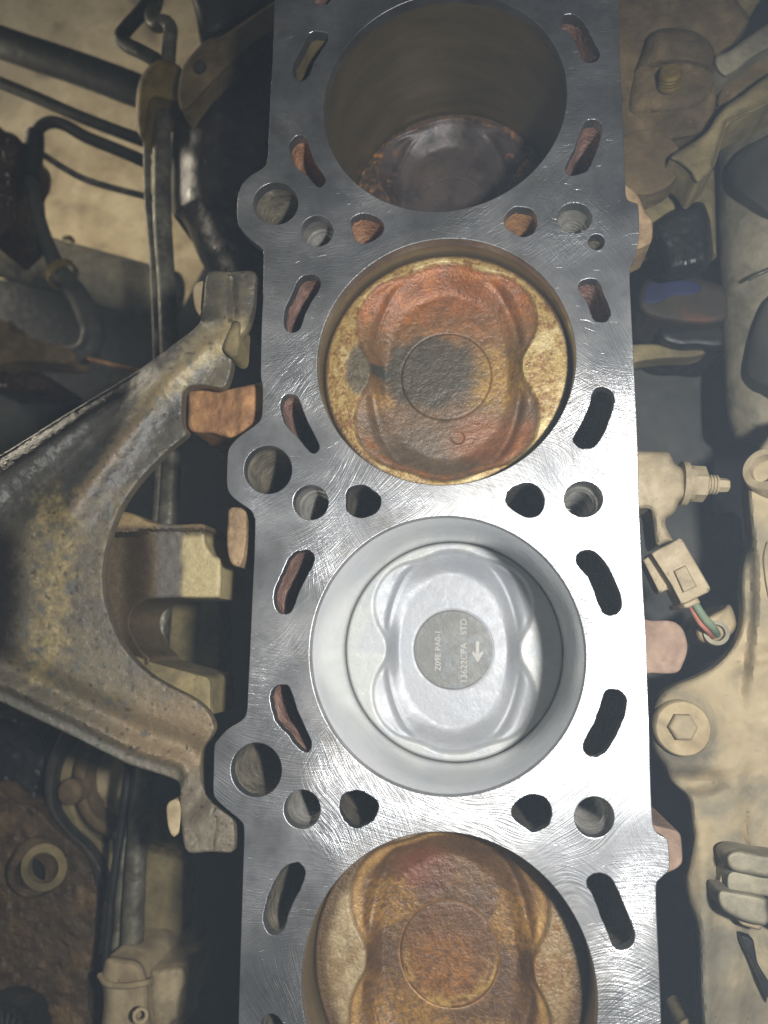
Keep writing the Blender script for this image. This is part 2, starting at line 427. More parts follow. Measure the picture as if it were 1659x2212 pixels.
def lathe(name, centre, axis, prof, mat, parent=None, seg=32, origin=None, phase=0.0, flat=False, caps=True):
    """prof = [(distance along axis, radius)]"""
    c = np.asarray(centre, float); ax = np.asarray(axis, float); ax /= np.linalg.norm(ax)
    u = np.cross(ax, [0, 0, 1.0]);
    if np.linalg.norm(u) < 1e-3: u = np.array([1.0, 0, 0])
    u /= np.linalg.norm(u); w_ = np.cross(ax, u)
    v, f = [], []
    for s, r in prof:
        for k in range(seg):
            a = 2 * math.pi * k / seg + phase; v.append(c + ax * s + r * (math.cos(a) * u + math.sin(a) * w_))
    for i in range(len(prof) - 1):
        for k in range(seg):
            k2 = (k + 1) % seg; f.append([i * seg + k, i * seg + k2, (i + 1) * seg + k2, (i + 1) * seg + k])
    if caps and prof[0][1] > 1e-6: f.append(list(range(seg))[::-1])
    if caps and prof[-1][1] > 1e-6: f.append([(len(prof) - 1) * seg + k for k in range(seg)])
    if parent is None and origin is None: origin = tuple(c)
    return mesh(name, v, f, mat, parent, smooth=not flat, origin=origin)
def flip(o):
    o.data.flip_normals(); return o

# ================================================================== THE SETTING
zf = -0.78
fv = [(-2.5, -2, zf), (2, -2, zf), (2, 2.5, zf), (-2.5, 2.5, zf)]
fl = mesh('floor', fv, [[0, 1, 2, 3]], 'concrete_floor', smooth=False); fl['kind'] = 'structure'

# ================================================================== ENGINE BLOCK
block = thing('engine_block', (0, 0, -.25), 'bare engine block with bright machined deck, open bores and passages', 'engine block')
left = [(597, -330), (595, -120)] + LZ(0, [(482, 20), (472, 340), (458, 620), (447, 850), (441, 985), (428, 1062), (390, 1100), (330, 1135), (275, 1190), (248, 1260), (240, 1340), (243, 1420), (262, 1480), (330, 1555), (398, 1610), (412, 1650)]) \
     + LZ(1, [(409, 230), (401, 400), (395, 600), (394, 780), (405, 850), (402, 1000), (380, 1075), (260, 1165), (210, 1215), (182, 1265), (174, 1380), (175, 1490), (200, 1550), (260, 1600), (330, 1650)]) \
     + LZ(2, [(350, 35), (356, 70), (350, 300), (338, 540), (325, 850), (310, 1150), (302, 1290), (270, 1350), (190, 1400), (120, 1470), (92, 1520), (88, 1659)]) \
     + LZ(3, [(85, 150), (110, 210), (200, 290), (265, 345), (285, 400), (280, 600), (270, 900), (258, 1300), (248, 1659)]) + [(511, 2330), (507, 2480)]
rightp = RZ(0, [(690, 0), (700, 350), (715, 700), (728, 1000), (735, 1200), (742, 1280), (765, 1303), (800, 1315), (820, 1340), (824, 1500), (808, 1630)]) \
     + RZ(1, [(790, 20), (764, 95), (770, 300), (785, 600), (800, 900), (815, 1250), (825, 1640)]) \
     + RZ(2, [(840, 300), (855, 600), (870, 850), (875, 1050), (890, 1400), (895, 1650)]) \
     + RZ(3, [(905, 250), (918, 380), (950, 430), (1000, 460), (1015, 500), (1021, 600), (1016, 665), (960, 720), (935, 770), (940, 1000), (955, 1300), (968, 1659)]) + [(1433, 2330), (1438, 2480)]
outline = left + rightp[::-1] + [(1334, -120), (1332, -330)]
BORE_R = .048; SP = .1074
BORES = [(0, 2 * SP), (0, SP), (0, 0), (0, -SP)]

def ell(cx, cy, rx, ry, n=40): return [(cx + rx * math.cos(2 * math.pi * k / n), cy + ry * math.sin(2 * math.pi * k / n)) for k in range(n)]
SLOTS = [
 ('jacket_rust', LZ(0, [(720, -60), (735, 5), (790, 28), (840, 10), (870, -60), (800, -120)])),
 ('olive_dust', LZ(0, [(745, 203), (815, 212), (830, 240), (810, 290), (740, 400), (705, 490), (660, 525), (620, 510), (602, 470), (612, 400), (660, 310), (700, 225)])),
 ('jacket_rust_orange', LZ(0, [(630, 878), (680, 890), (705, 940), (735, 1030), (800, 1130), (810, 1180), (780, 1212), (740, 1190), (690, 1130), (620, 1080), (585, 1000), (580, 930)])),
 ('jacket_rust_orange', LZ(0, [(1085, 1385), (1160, 1415), (1193, 1460), (1180, 1510), (1120, 1560), (1060, 1578), (1010, 1555), (985, 1490), (975, 1430), (1020, 1390)])),
 ('jacket_rust', LZ(1, [(700, 122), (750, 125), (780, 165), (770, 220), (720, 300), (680, 380), (650, 465), (610, 495), (560, 480), (542, 440), (550, 350), (590, 260), (640, 150)])),
 ('jacket_rust', LZ(1, [(570, 897), (620, 905), (650, 950), (690, 1060), (765, 1210), (770, 1250), (745, 1278), (710, 1265), (660, 1210), (620, 1160), (560, 1100), (530, 1030), (522, 960), (540, 910)])),
 ('jacket_rust_orange', LZ(1, [(980, 1495), (1060, 1483), (1110, 1510), (1165, 1555), (1172, 1600), (1150, 1650), (1100, 1685), (1030, 1695), (960, 1660), (943, 1600), (950, 1530)])),
 ('jacket_rust', LZ(2, [(650, 250), (700, 247), (737, 280), (735, 330), (690, 420), (640, 520), (610, 610), (580, 655), (540, 660), (500, 640), (480, 590), (482, 510), (520, 420), (570, 310), (610, 265)])),
 ('jacket_rust', LZ(2, [(530, 1118), (575, 1130), (605, 1200), (640, 1310), (710, 1460), (720, 1520), (695, 1557), (650, 1540), (600, 1490), (570, 1440), (500, 1370), (470, 1290), (455, 1200), (480, 1135)])),
 ('oil_gallery_wall', LZ(3, [(1020, 147), (1080, 165), (1150, 215), (1152, 275), (1120, 340), (1050, 380), (1000, 390), (945, 350), (910, 290), (905, 230), (930, 170)])),
 ('oil_gallery_wall', LZ(3, [(620, 613), (660, 630), (682, 680), (665, 750), (620, 840), (580, 920), (555, 1010), (530, 1060), (480, 1085), (430, 1050), (408, 970), (430, 870), (470, 760), (540, 650)])),
 ('oil_gallery_wall', LZ(3, [(465, 1593), (510, 1620), (540, 1670), (600, 1760), (560, 1830), (420, 1800), (390, 1700), (400, 1640), (430, 1605)])),
 ('jacket_rust', RZ(0, [(355, 90), (420, 105), (480, 170), (530, 270), (568, 350), (545, 395), (495, 405), (450, 380), (420, 300), (375, 215), (320, 180), (313, 130)])),
 ('jacket_rust', RZ(0, [(510, 772), (560, 785), (585, 830), (570, 910), (530, 1020), (490, 1100), (430, 1130), (370, 1135), (345, 1105), (360, 1050), (410, 950), (440, 860), (470, 795)])),
 ('rusty_casting', RZ(0, [(60, 1340), (130, 1360), (160, 1410), (160, 1470), (130, 1515), (70, 1535), (10, 1510), (-40, 1470), (-50, 1410), (0, 1350)])),
 ('jacket_rust', RZ(1, [(490, 148), (550, 155), (580, 210), (620, 310), (640, 370), (620, 415), (575, 428), (530, 410), (505, 350), (470, 270), (430, 220), (440, 170)])),
 ('jacket_rust', RZ(1, [(570, 848), (630, 865), (662, 910), (655, 980), (620, 1090), (570, 1190), (520, 1240), (440, 1243), (400, 1205), (400, 1170), (450, 1080), (500, 980), (525, 880)])),
 ('jacket_rust', RZ(1, [(95, 1468), (160, 1490), (205, 1560), (205, 1620), (170, 1680), (90, 1692), (0, 1640), (-40, 1590), (-30, 1530), (20, 1490)])),
 ('jacket_rust', RZ(2, [(480, 248), (530, 255), (590, 310), (640, 390), (690, 500), (712, 590), (690, 650), (650, 668), (600, 660), (565, 600), (530, 510), (490, 420), (430, 350), (415, 300), (440, 258)])),
 ('jacket_rust', RZ(2, [(640, 1150), (700, 1160), (740, 1210), (735, 1290), (700, 1390), (650, 1490), (600, 1560), (540, 1588), (480, 1570), (462, 1520), (480, 1460), (530, 1370), (570, 1260), (600, 1170)])),
 ('jacket_rust', RZ(3, [(140, 172), (210, 190), (250, 250), (255, 310), (230, 375), (150, 415), (110, 405), (20, 340), (-5, 290), (20, 230), (80, 185)])),
 ('oil_gallery_wall', RZ(3, [(550, 683), (610, 695), (660, 740), (710, 850), (760, 970), (793, 1060), (790, 1130), (750, 1170), (690, 1177), (650, 1145), (620, 1070), (575, 960), (530, 840), (485, 760), (495, 710)])),
]
OIL = [LZ(0, ell(490, 1318, 145, 136)), LZ(1, ell(440, 1385, 155, 155)), LZ(2, ell(364, 1672, 164, 175))]
BOLT = [LZ(0, ell(758, 1497, 104, 100)), LZ(1, ell(717, 1597, 114, 112)), LZ(3, ell(661, 268, 118, 126)),
        RZ(0, ell(405, 1412, 113, 98)), RZ(1, ell(463, 1575, 125, 115)), RZ(3, ell(533, 320, 128, 133))]
DOWEL = [RZ(0, ell(547, 1567, 53, 50))]

def world_loop(px, z=0.0, n=4): return PN(smooth_loop(px, n), z)
DT = .0045
def deck():
    cu = bpy.data.curves.new('deck', 'CURVE'); cu.dimensions = '2D'; cu.fill_mode = 'BOTH'
    cu.extrude = DT / 2; cu.bevel_depth = .00028; cu.bevel_resolution = 2; cu.offset = -.00028
    loops = [PN(smooth_loop(outline, 3), 0)]
    for b in BORES:
        loops.append(np.array([(b[0] + BORE_R * math.cos(t), b[1] + BORE_R * math.sin(t), 0) for t in np.linspace(0, 2 * math.pi, 128, endpoint=False)]))
    for m, px in SLOTS:
        l = world_loop(px, 0, 4); l[:, :2] += .00012 * (RNG.random((len(l), 2)) - .5) * 2; loops.append(l)
    for px in OIL + BOLT + DOWEL: loops.append(world_loop(px, 0, 2))
    for l in loops:
        s = cu.splines.new('POLY'); s.points.add(len(l) - 1); s.use_cyclic_u = True
        s.points.foreach_set('co', np.c_[l[:, :2], np.zeros(len(l)), np.ones(len(l))].ravel())
    o = bpy.data.objects.new('tmp', cu); COL.objects.link(o)
    bpy.context.view_layer.update()
    me = bpy.data.meshes.new_from_object(o.evaluated_get(bpy.context.evaluated_depsgraph_get()))
    bpy.data.objects.remove(o)
    # shift so the top face lies at z = 0, relative to the block's base
    zs = np.array([v.co.z for v in me.vertices]); top = zs.max()
    me.transform(Matrix.Translation((0, 0, -top - block.location.z)))
    me.name = 'deck'; me.materials.clear(); me.materials.append(MATS['machined_deck'])
    me.polygons.foreach_set('use_smooth', [False] * len(me.polygons))
    d = bpy.data.objects.new('deck', me); COL.objects.link(d); d.parent = block
    return d
deck()
def well(name, loop, z0, z1, mat, grow=1.04, rough=.0006, rows=7, floor=True, seed=0):
    """inside wall of a passage going down, with a floor"""
    c = loop[:, :2].mean(0); n = len(loop); v, f = [], []
    for r in range(rows):
        t = r / (rows - 1); z = z0 + (z1 - z0) * t; k = 1 + (grow - 1) * min(1, t * 3) + .012
        q = c + (loop[:, :2] - c) * k
        d = (q - c); d = d / np.linalg.norm(d, axis=1)[:, None]
        q = q + d * (rough * min(1, t * 3) * (fbm(loop[:, 0] * 500, loop[:, 1] * 500, z * 300 + seed) - .4) * 2)[:, None]
        v += [(a, b, z) for a, b in q]
    ccw = np.sum(loop[:, 0] * np.roll(loop[:, 1], -1) - np.roll(loop[:, 0], -1) * loop[:, 1]) > 0
    for r in range(rows - 1):
        for i in range(n):
            j = (i + 1) % n; q = [r * n + i, r * n + j, (r + 1) * n + j, (r + 1) * n + i]
            f.append(q if ccw else q[::-1])
    if floor:
        k0 = (rows - 1) * n; f.append([k0 + i for i in range(n)] if ccw else [k0 + i for i in range(n)][::-1])
    return mesh(name, v, f, mat, block)
for i, (m, px) in enumerate(SLOTS):
    deep_ = i >= 16 or i in (6, 9)
    well('coolant_passage', world_loop(px, 0, 3), -DT + .0006, -.085 if i not in (1, 4) else -.04, 'deck_side' if deep_ else m, 1.45 if deep_ else 1.06, .0011, seed=i)
for i, px in enumerate(OIL):
    well('oil_gallery', world_loop(px, 0, 1), -DT + .0006, -.075, 'oil_gallery_wall', 1.0, .0004, seed=i + 40)
for px in DOWEL:
    well('dowel_hole', world_loop(px, 0, 1), -DT + .0006, -.02, 'oil_gallery_wall', 1.0, .0001)
for i, px in enumerate(BOLT):
    l = world_loop(px, 0, 1); c = l[:, :2].mean(0); R0 = np.linalg.norm(l[:, :2] - c, axis=1).mean(); n = 48
    prof = [(-DT + .0006, 1.012), (-.010, 1.0), (-.0108, .9)]
    z = -.0112
    while z > -.046:
        prof += [(z, .90), (z - .0011, .78)]; z -= .0022
    prof += [(-.050, .78)]
    v = [(c[0] + R0 * r * math.cos(2 * math.pi * k / n), c[1] + R0 * r * math.sin(2 * math.pi * k / n), zz) for zz, r in prof for k in range(n)]
    f = [[a * n + k, a * n + (k + 1) % n, (a + 1) * n + (k + 1) % n, (a + 1) * n + k] for a in range(len(prof) - 1) for k in range(n)]
    f.append([(len(prof) - 1) * n + k for k in range(n)])
    mesh('bolt_hole', v, f, 'thread_steel', block)
for i, b in enumerate(BORES):
    seg = 160; zs = [(-DT + .0004, BORE_R + .0002), (-.006, BORE_R), (-.03, BORE_R), (-.08, BORE_R), (-.19, BORE_R)]
    v = [(b[0] + r * math.cos(2 * math.pi * k / seg), b[1] + r * math.sin(2 * math.pi * k / seg), z) for z, r in zs for k in range(seg)]
    f = [[a * seg + k, a * seg + (k + 1) % seg, (a + 1) * seg + (k + 1) % seg, (a + 1) * seg + k] for a in range(len(zs) - 1) for k in range(seg)]
    mesh('cylinder_bore', v, f, 'honed_bore' if i == 2 else 'oil_stained_bore', block)
# outer skirt of the block below the deck
ol = PN(resample(smooth_loop(outline, 3), 14), 0); c = ol[:, :2].mean(0); n = len(ol)
v, f = [], []
for z, k in ((-DT + .0008, .004), (-.02, .006), (-.03, .012), (-.25, .014)):
    d = ol[:, :2] - c; q = ol[:, :2].copy(); q[:, 0] -= np.sign(q[:, 0]) * k * .6
    v += [(a, b_, z) for a, b_ in q]
for r in range(3):
    for i in range(n):
        j = (i + 1) % n; f.append([r * n + i, r * n + j, (r + 1) * n + j, (r + 1) * n + i])
mesh('block_wall', v, f, 'deck_side', block)
# cast bosses standing out of the block's side
cast('casting_lug', AZM(1, [(1228, 878), (1290, 858), (1420, 872), (1540, 852), (1659, 828), (1740, 830), (1760, 1000), (1700, 1120), (1545, 1165), (1490, 1180), (1380, 1150), (1232, 1132), (1222, 1000)]), lambda x, y: -.016 - .008 * sst(525, 405, x), .05, 'rusty_casting', block, edge=9, edge_h=.002, rough=.0006, grid=6,
     relief=lambda x, y, d: .003 * sst(505, 525, x))
cast('casting_lug', LZ(2, [(190, -20), (250, -30), (300, -10), (304, 120), (292, 260), (265, 345), (235, 354), (200, 330), (176, 240), (174, 150), (180, 60)]), -.008, .05, 'rusty_tan', block, edge=7, edge_h=.0015, rough=.0005, grid=6)
cast('casting_lug', RZ(2, [(780, 706), (900, 704), (1030, 706), (1100, 750), (1132, 830), (1135, 900), (1110, 980), (1060, 1044), (900, 1044), (780, 1044)]), -.028, .05, 'rusty_pink', block, edge=5, edge_h=.001, rough=.0002, grid=7)
cast('casting_lug', RZ(3, [(860, 370), (940, 374), (1050, 400), (1090, 430), (1100, 500), (1104, 600), (1080, 640), (1020, 672), (900, 690)]), -.022, .05, 'rusty_pink', block, edge=4, edge_h=.001, rough=.0002, grid=7)
cast('casting_lug', RZ(0, [(680, 1200), (760, 1215), (820, 1270), (860, 1370), (908, 1430), (905, 1560), (860, 1600), (800, 1620), (700, 1600)]), -.022, .02, 'rusty_tan', block, edge=5, edge_h=.0012, rough=.0004, grid=6)

# ================================================================== PISTONS
PR = .0476
def crown_h(x, y):
    """height of the crown, metres; x,y in piston radii: one hourglass dish with four valve lobes"""
    rho = (np.abs(x / .615) ** 2.15 + np.abs(y / .935) ** 2.15) ** (1 / 2.15)
    um = (rho - 1) * .66
    r = np.hypot(np.abs(x) - .325, np.abs(y) - .408) - .425
    k = .07; hh = np.clip(.5 + .5 * (r - um) / k, 0, 1); u = r * (1 - hh) + um * hh - k * hh * (1 - hh)
    rho2 = np.sqrt((x / .50) ** 2 + (y / .70) ** 2); v = np.maximum(rho2 - 1, 0) * .56; o = np.maximum(.02 - u, 0)
    t = o / np.maximum(o + v, 1e-6); t = t * t * (3 - 2 * t)
    h = -.0050 * t - .0007 * sst(.012, -.03, u)
    crease = np.exp(-((um - .005) / .020) ** 2) * sst(-.02, -.10, r) * sst(.08, .25, np.abs(y))
    shelf = np.exp(-((um - .06) / .035) ** 2) * sst(-.02, -.07, r)
    return h + .0004 * shelf - .0005 * crease
def piston(name, i, z, mat, stainf, disc, label, dimple=False):
    b = BORES[i]; t = thing(name, (b[0], b[1], z - .05), label, 'piston', 'pistons in the bores')
    NA = 288; rr = np.r_[np.linspace(0, .33, 12), np.linspace(.345, .395, 9), np.linspace(.41, .955, 78), .968, .98, .988, .994, 1.0][1:]
    ang = np.linspace(0, 2 * math.pi, NA, endpoint=False)
    X = np.r_[0, (rr[:, None] * np.cos(ang)).ravel()]; Y = np.r_[0, (rr[:, None] * np.sin(ang)).ravel()]
    H = crown_h(X, Y); R = np.hypot(X, Y)
    if i != 2: H = H * 1.45 + .0005 * np.exp(-((H + .00015) / .00018) ** 2) * sst(.97, .9, R) * sst(.3, .5, R)
    H = H - .00055 * sst(.985, 1.0, R)
    H = H + disc * sst(.374, .366, R) - .00022 * np.exp(-((R - .375) / .008) ** 2)
    H = H + (.00006 if i == 2 else .00034) * (fbm(X * 26, Y * 26, i + .5) - .5) * sst(.99, .9, R)
    if dimple:
        rd = np.hypot(X - .095, Y + .53); H = H - .0006 * sst(.06, .045, rd) + .00015 * np.exp(-((rd - .062) / .008) ** 2)
    V = np.stack([b[0] + X * PR, b[1] + Y * PR, z + H], 1)
    f = [[0, 1 + k, 1 + (k + 1) % NA] for k in range(NA)]
    nr = len(rr)
    for a in range(nr - 1):
        o0 = 1 + a * NA
        for k in range(NA):
            k2 = (k + 1) % NA; f.append([o0 + k, o0 + NA + k, o0 + NA + k2, o0 + k2])
    c = mesh('crown', V, f, mat, t, stain=stainf(X, Y, R, H))
    c.data.polygons.foreach_set('use_smooth', [True] * len(c.data.polygons))
    # side: lands and ring grooves
    prof = [(-.00055, PR), (-.006, PR), (-.006, PR - .002), (-.0085, PR - .002), (-.0085, PR), (-.014, PR), (-.014, PR - .002), (-.0165, PR - .002), (-.0165, PR), (-.05, PR)]
    s = lathe('skirt', (b[0], b[1], z), (0, 0, 1), prof, 'cast_iron_dark', t, seg=96, caps=False); flip(s)
    for zz in (-.0072, -.0152):
        rg = lathe('piston_ring', (b[0], b[1], z + zz), (0, 0, 1), [(-.001, PR - .0015), (-.001, BORE_R - .0001), (.001, BORE_R - .0001), (.001, PR - .0015)], 'tube_dark', t, seg=96, caps=False)
    return t
L3 = lambda c: np.array(lin(c)[:3])
def blend(base, c, m): return base * (1 - m[:, None]) + L3(c) * m[:, None]
def in_bowl(H): return sst(-.0003, -.0013, H)
def carbon2(X, Y, R, H):
    n1 = fbm(X * 5, Y * 5, 1, 6); n2 = .6 * fbm(X * 12, Y * 12, 5, 6) + .4 * fbm(X * 60, Y * 60, 6, 3); n3 = fbm(X * 55, Y * 55, 9, 3)
    B = in_bowl(H)
    land = np.tile(L3((180, 155, 106)), (len(X), 1)); land = blend(land, (128, 84, 46), sst(.42, .68, .5 * n3 + .5 * n2))
    land = blend(land, (214, 196, 158), sst(.58, .7, n1) * .8)
    land = blend(land, (88, 66, 46), sst(.955, .985, R + .02 * (n2 - .5)))
    dk = .85 * sst(.72, .5, np.hypot((X + .70) / .20, (Y - .03) / .34) + .5 * (n2 - .5)); land = blend(land, (92, 88, 86), dk)
    bowl = np.tile(L3((128, 98, 74)), (len(X), 1))
    bowl = blend(bowl, (146, 86, 52), sst(.30, .72, Y + .25 * (n1 - .5)) * (.6 + .4 * sst(.35, .65, n2)))
    bowl = blend(bowl, (178, 116, 62), sst(.46, .70, n2) * sst(.15, .5, Y) * .6)
    bowl = blend(bowl, (116, 100, 90), sst(-.2, -.6, Y + .3 * (n1 - .5)))
    bowl = blend(bowl, (98, 86, 80), sst(.45, .68, n1) * .6 * sst(.4, .1, Y))
    bowl = blend(bowl, (142, 94, 68), sst(.95, .4, np.hypot((X - .35) / .5, (Y + .55) / .3) + .6 * (n2 - .5)) * .8)
    edge = np.exp(-((H + .0021) / .0007) ** 2) * sst(.35, .6, np.abs(Y)); bowl = blend(bowl, (184, 114, 62), edge * .55 * sst(.3, .6, n2))
    oc = sst(1.0, .4, np.hypot((X - .42) / .30, (Y + .03) / .40) + 1.2 * (n2 - .5)); bowl = blend(bowl, (172, 136, 72), oc * (.35 + .5 * sst(.40, .6, n3)))
    oc = sst(.8, .3, np.hypot((X + .52) / .16, (Y + .2) / .14) + 1.0 * (n2 - .5)); bowl = blend(bowl, (190, 148, 82), oc * .7 * sst(.35, .6, n3))
    gr = .9 * sst(.9, .62, np.hypot((X + .14) / .52, (Y - .03) / .40) + .55 * (n2 - .5) + .3 * (n1 - .5)); bowl = blend(bowl, (78, 75, 70), gr)
    bowl = blend(bowl, (74, 74, 72), sst(.6, .4, np.hypot((X + .56) / .2, (Y - .04) / .1) + .5 * (n2 - .5)))
    c = land * (1 - B[:, None]) + bowl * B[:, None]
    return blend(c, (58, 48, 38), np.exp(-((R - .376) / .006) ** 2) * .6) * np.array([.74, .72, .56])
def carbon4(X, Y, R, H):
    n1 = fbm(X * 5, Y * 5, 31, 6); n2 = .6 * fbm(X * 12, Y * 12, 35, 6) + .4 * fbm(X * 60, Y * 60, 36, 3); n3 = fbm(X * 60, Y * 60, 39, 3)
    B = in_bowl(H)
    land = np.tile(L3((158, 142, 112)), (len(X), 1)); land = blend(land, (184, 174, 150), sst(.45, .65, n1) * sst(.2, -.3, X)); land = blend(land, (138, 106, 64), sst(.45, .62, .5 * n3 + .5 * n1) * sst(-.2, .3, X + .3))
    land = blend(land, (142, 98, 68), .7 * sst(.66, .72, n2) * sst(.7, .5, np.abs(X) - .2))
    land = blend(land, (104, 88, 68), sst(.84, .96, R))
    bowl = np.tile(L3((112, 90, 68)), (len(X), 1))
    bowl = blend(bowl, (146, 114, 66), sst(.48, .64, .5 * n2 + .5 * n3) * .7 * sst(.85, .3, Y))
    bowl = blend(bowl, (132, 86, 70), sst(.9, .3, np.hypot((X + .2) / .34, (Y - .6) / .28) + .5 * (n2 - .5)) * .75)
    bowl = blend(bowl, (92, 76, 66), sst(.45, .66, n1) * .5)
    for cx, cy, a, b in ((-.45, .36, .28, .24), (.5, .25, .26, .3), (-.3, -.45, .4, .3), (.3, -.6, .4, .25)):
        m = sst(.85, .55, np.hypot((X - cx) / a, (Y - cy) / b) + .8 * (n2 - .5)); bowl = blend(bowl, (168, 134, 68), m * (.2 + .6 * sst(.42, .62, n3)))
    d = sst(.375, .37, R); bowl = blend(bowl, (112, 84, 58), d * .8)
    bowl = blend(bowl, (164, 118, 62), d * sst(.42, .1, np.hypot(X + .05, Y + .12)) * (.15 + .65 * sst(.40, .62, n3)))
    bowl = blend(bowl, (184, 158, 96), d * sst(.24, .36, R) * sst(.1, -.2, Y) * sst(.4, .6, fbm(R * 60, np.arctan2(Y, X) * 3, 4)))
    edge = np.exp(-((H + .0018) / .0006) ** 2) * sst(.05, .2, np.abs(Y)); bowl = blend(bowl, (188, 158, 104), edge * .8)
    c = land * (1 - B[:, None]) + bowl * B[:, None]
    return blend(c, (176, 140, 80), np.exp(-((R - .380) / .006) ** 2) * .5) * np.array([.72, .62, .48])
def carbon1(X, Y, R, H):
    n1 = fbm(X * 5, Y * 5, 61); n2 = fbm(X * 14, Y * 14, 65); n3 = fbm(X * 40, Y * 40, 69)
    c = np.tile(L3((80, 70, 67)), (len(X), 1)); c = blend(c, (62, 55, 54), sst(.40, .66, n1))
    land = 1 - in_bowl(H)
    c = blend(c, (120, 90, 58), land * sst(.45, .68, n3) * .7)
    c = blend(c, (186, 128, 66), sst(.64, .70, n2) * sst(.5, .75, np.abs(X)) * sst(-.2, .3, Y))
    return blend(c, (128, 78, 62), sst(.5, .62, n1) * sst(-.3, -.7, Y) * .7)
def clean3(X, Y, R, H):
    n1 = fbm(X * 4, Y * 4, 91); n3 = fbm(X * 40, Y * 40, 99)
    c = np.tile(L3((158, 160, 157)), (len(X), 1)); c = blend(c, (146, 148, 152), in_bowl(H) * .8)
    c = blend(c, (144, 148, 154), sst(.5, .7, n1) * .5)
    d = sst(.374, .369, R); c = blend(c, (98, 98, 95), d)
    return blend(c, (104, 110, 110), d * sst(.60, .72, fbm(X * 12, Y * 12, 77)) * .8)
piston('piston', 0, -.0712, 'oily_piston', carbon1, 0, 'oily dark piston at the bottom of the topmost bore')
piston('piston', 1, -.0115, 'carbon_stained_piston', carbon2, .0003, 'rust-orange carbon crusted piston with grey centre and small round dimple', dimple=True)
p3 = piston('piston', 2, -.0727, 'clean_piston', clean3, 0, 'clean bare aluminium piston with stamped numbers and arrow on its disc')
piston('piston', 3, -.0195, 'carbon_stained_piston', carbon4, .0003, 'brown carbon stained piston with ochre disc in the lowest bore')
# stamped writing on the clean piston (reads from below upwards)
def stamp(name, body, x, y, size):
    fc = bpy.data.curves.new('stamp', 'FONT'); fc.body = body; fc.size = size; fc.extrude = .00003; fc.align_x = 'CENTER'; fc.align_y = 'CENTER'; fc.space_character = 1.02
    o = bpy.data.objects.new('tmp', fc); COL.objects.link(o); bpy.context.view_layer.update()
    me = bpy.data.meshes.new_from_object(o.evaluated_get(bpy.context.evaluated_depsgraph_get())); bpy.data.objects.remove(o)
    me.materials.clear(); me.materials.append(MATS['stamp_white'])
    me.transform(Matrix.Translation((x, y, -.0727 - .0057 + .00009 - p3.location.z)) @ Matrix.Rotation(math.pi / 2, 4, 'Z'))
    q = bpy.data.objects.new(name, me); COL.objects.link(q); q.parent = p3; return q
stamp('stamped_number', 'Z09E PA0-1', -.0066, -.0005, .0036)
stamp('stamped_number', '13622CPA · STD', .0050, -.0005, .0040)
zt0 = -.0727 - .0057 + .0001
av = [(.0103, .0036), (.0117, .0036), (.0117, -.0018), (.0131, -.0006), (.0135, -.0014), (.0113, -.0052), (.0107, -.0052), (.0085, -.0014), (.0089, -.0006), (.0103, -.0018)]
va = [(a, b, zt0) for a, b in av] + [(a, b, zt0 + .00003) for a, b in av]; n = len(av)
fa = [list(range(n, 2 * n))[::-1]] + [[i, (i + 1) % n, n + (i + 1) % n, n + i] for i in range(n)]
mesh('stamped_arrow', va, fa, 'stamp_white', p3, smooth=False)

# ================================================================== LEFT SIDE
def pdist(x, y, poly):
    p = np.asarray(poly, float); a = p[:-1]; ab = p[1:] - a; q = np.stack([x, y], 1)[:, None]
    t = np.clip(((q - a) * ab).sum(2) / (ab ** 2).sum(1), 0, 1)
    return np.sqrt(((a + t[..., None] * ab - q) ** 2).sum(2)).min(1)
br_upper = [(-80, 1022), (0, 983), (150, 890), (283, 810), (367, 750), (433, 700)]
br_lower = [(-80, 1480), (0, 1516), (133, 1579), (233, 1629), (283, 1653), (367, 1680)]
br_out = [(450, 590), (500, 587), (550, 587), (552, 620), (549, 655), (541, 690), (533, 711), (521, 726), (517, 765), (503, 773), (500, 800), (483, 838), (440, 833), (405, 840), (396, 858), (395, 915), (405, 936), (367, 970), (317, 1020), (283, 1063), (260, 1100), (245, 1135), (232, 1175), (224, 1223), (223, 1263), (230, 1306), (247, 1359), (267, 1396), (292, 1428), (327, 1459), (367, 1483), (417, 1509), (448, 1536), (463, 1569), (455, 1592), (438, 1619), (434, 1659), (440, 1702), (463, 1739), (498, 1764), (507, 1786), (507, 1828), (497, 1842), (455, 1840), (413, 1843), (398, 1829), (392, 1780), (388, 1740), (388, 1696), (367, 1680), (283, 1653), (233, 1629), (133, 1579), (0, 1516), (-80, 1480), (-80, 1250), (-80, 1022), (0, 983), (150, 890), (283, 810), (367, 750), (425, 705), (436, 680), (440, 650)]
def br_z(x, y): return -.007 + .006 * sst(380, 40, x)
def br_rel(x, y, d):
    u = pdist(x, y, br_upper); l = pdist(x, y, br_lower)
    r = -.011 * (1 - np.sqrt(1 - np.clip(1 - u / 64, 0, .90) ** 2)) / .56 * .6 - .0055 * sst(40, 16, l) - .006 * np.exp(-((l - 75) / 28) ** 2)
    ridge = pdist(x, y, [(505, 715), (440, 745), (330, 850), (240, 980), (150, 1110)])
    r += .0045 * np.exp(-(ridge / 34) ** 2) - .0035 * np.exp(-((pdist(x, y, [(300, 850), (180, 960), (40, 1080)]) - 10) / 30) ** 2)
    r += -.010 * sst(60, -60, x) * sst(1080, 1180, y) * sst(1420, 1300, y)
    r += .004 * np.exp(-(np.hypot(x - 480, y - 660) / 40) ** 2) - .004 * np.exp(-(pdist(x, y, [(500, 600), (505, 690)]) / 9) ** 2)
    r += -.0015 * np.exp(-(pdist(x, y, [(462, 1745), (466, 1780), (459, 1838)]) / 2.5) ** 2)
    return r
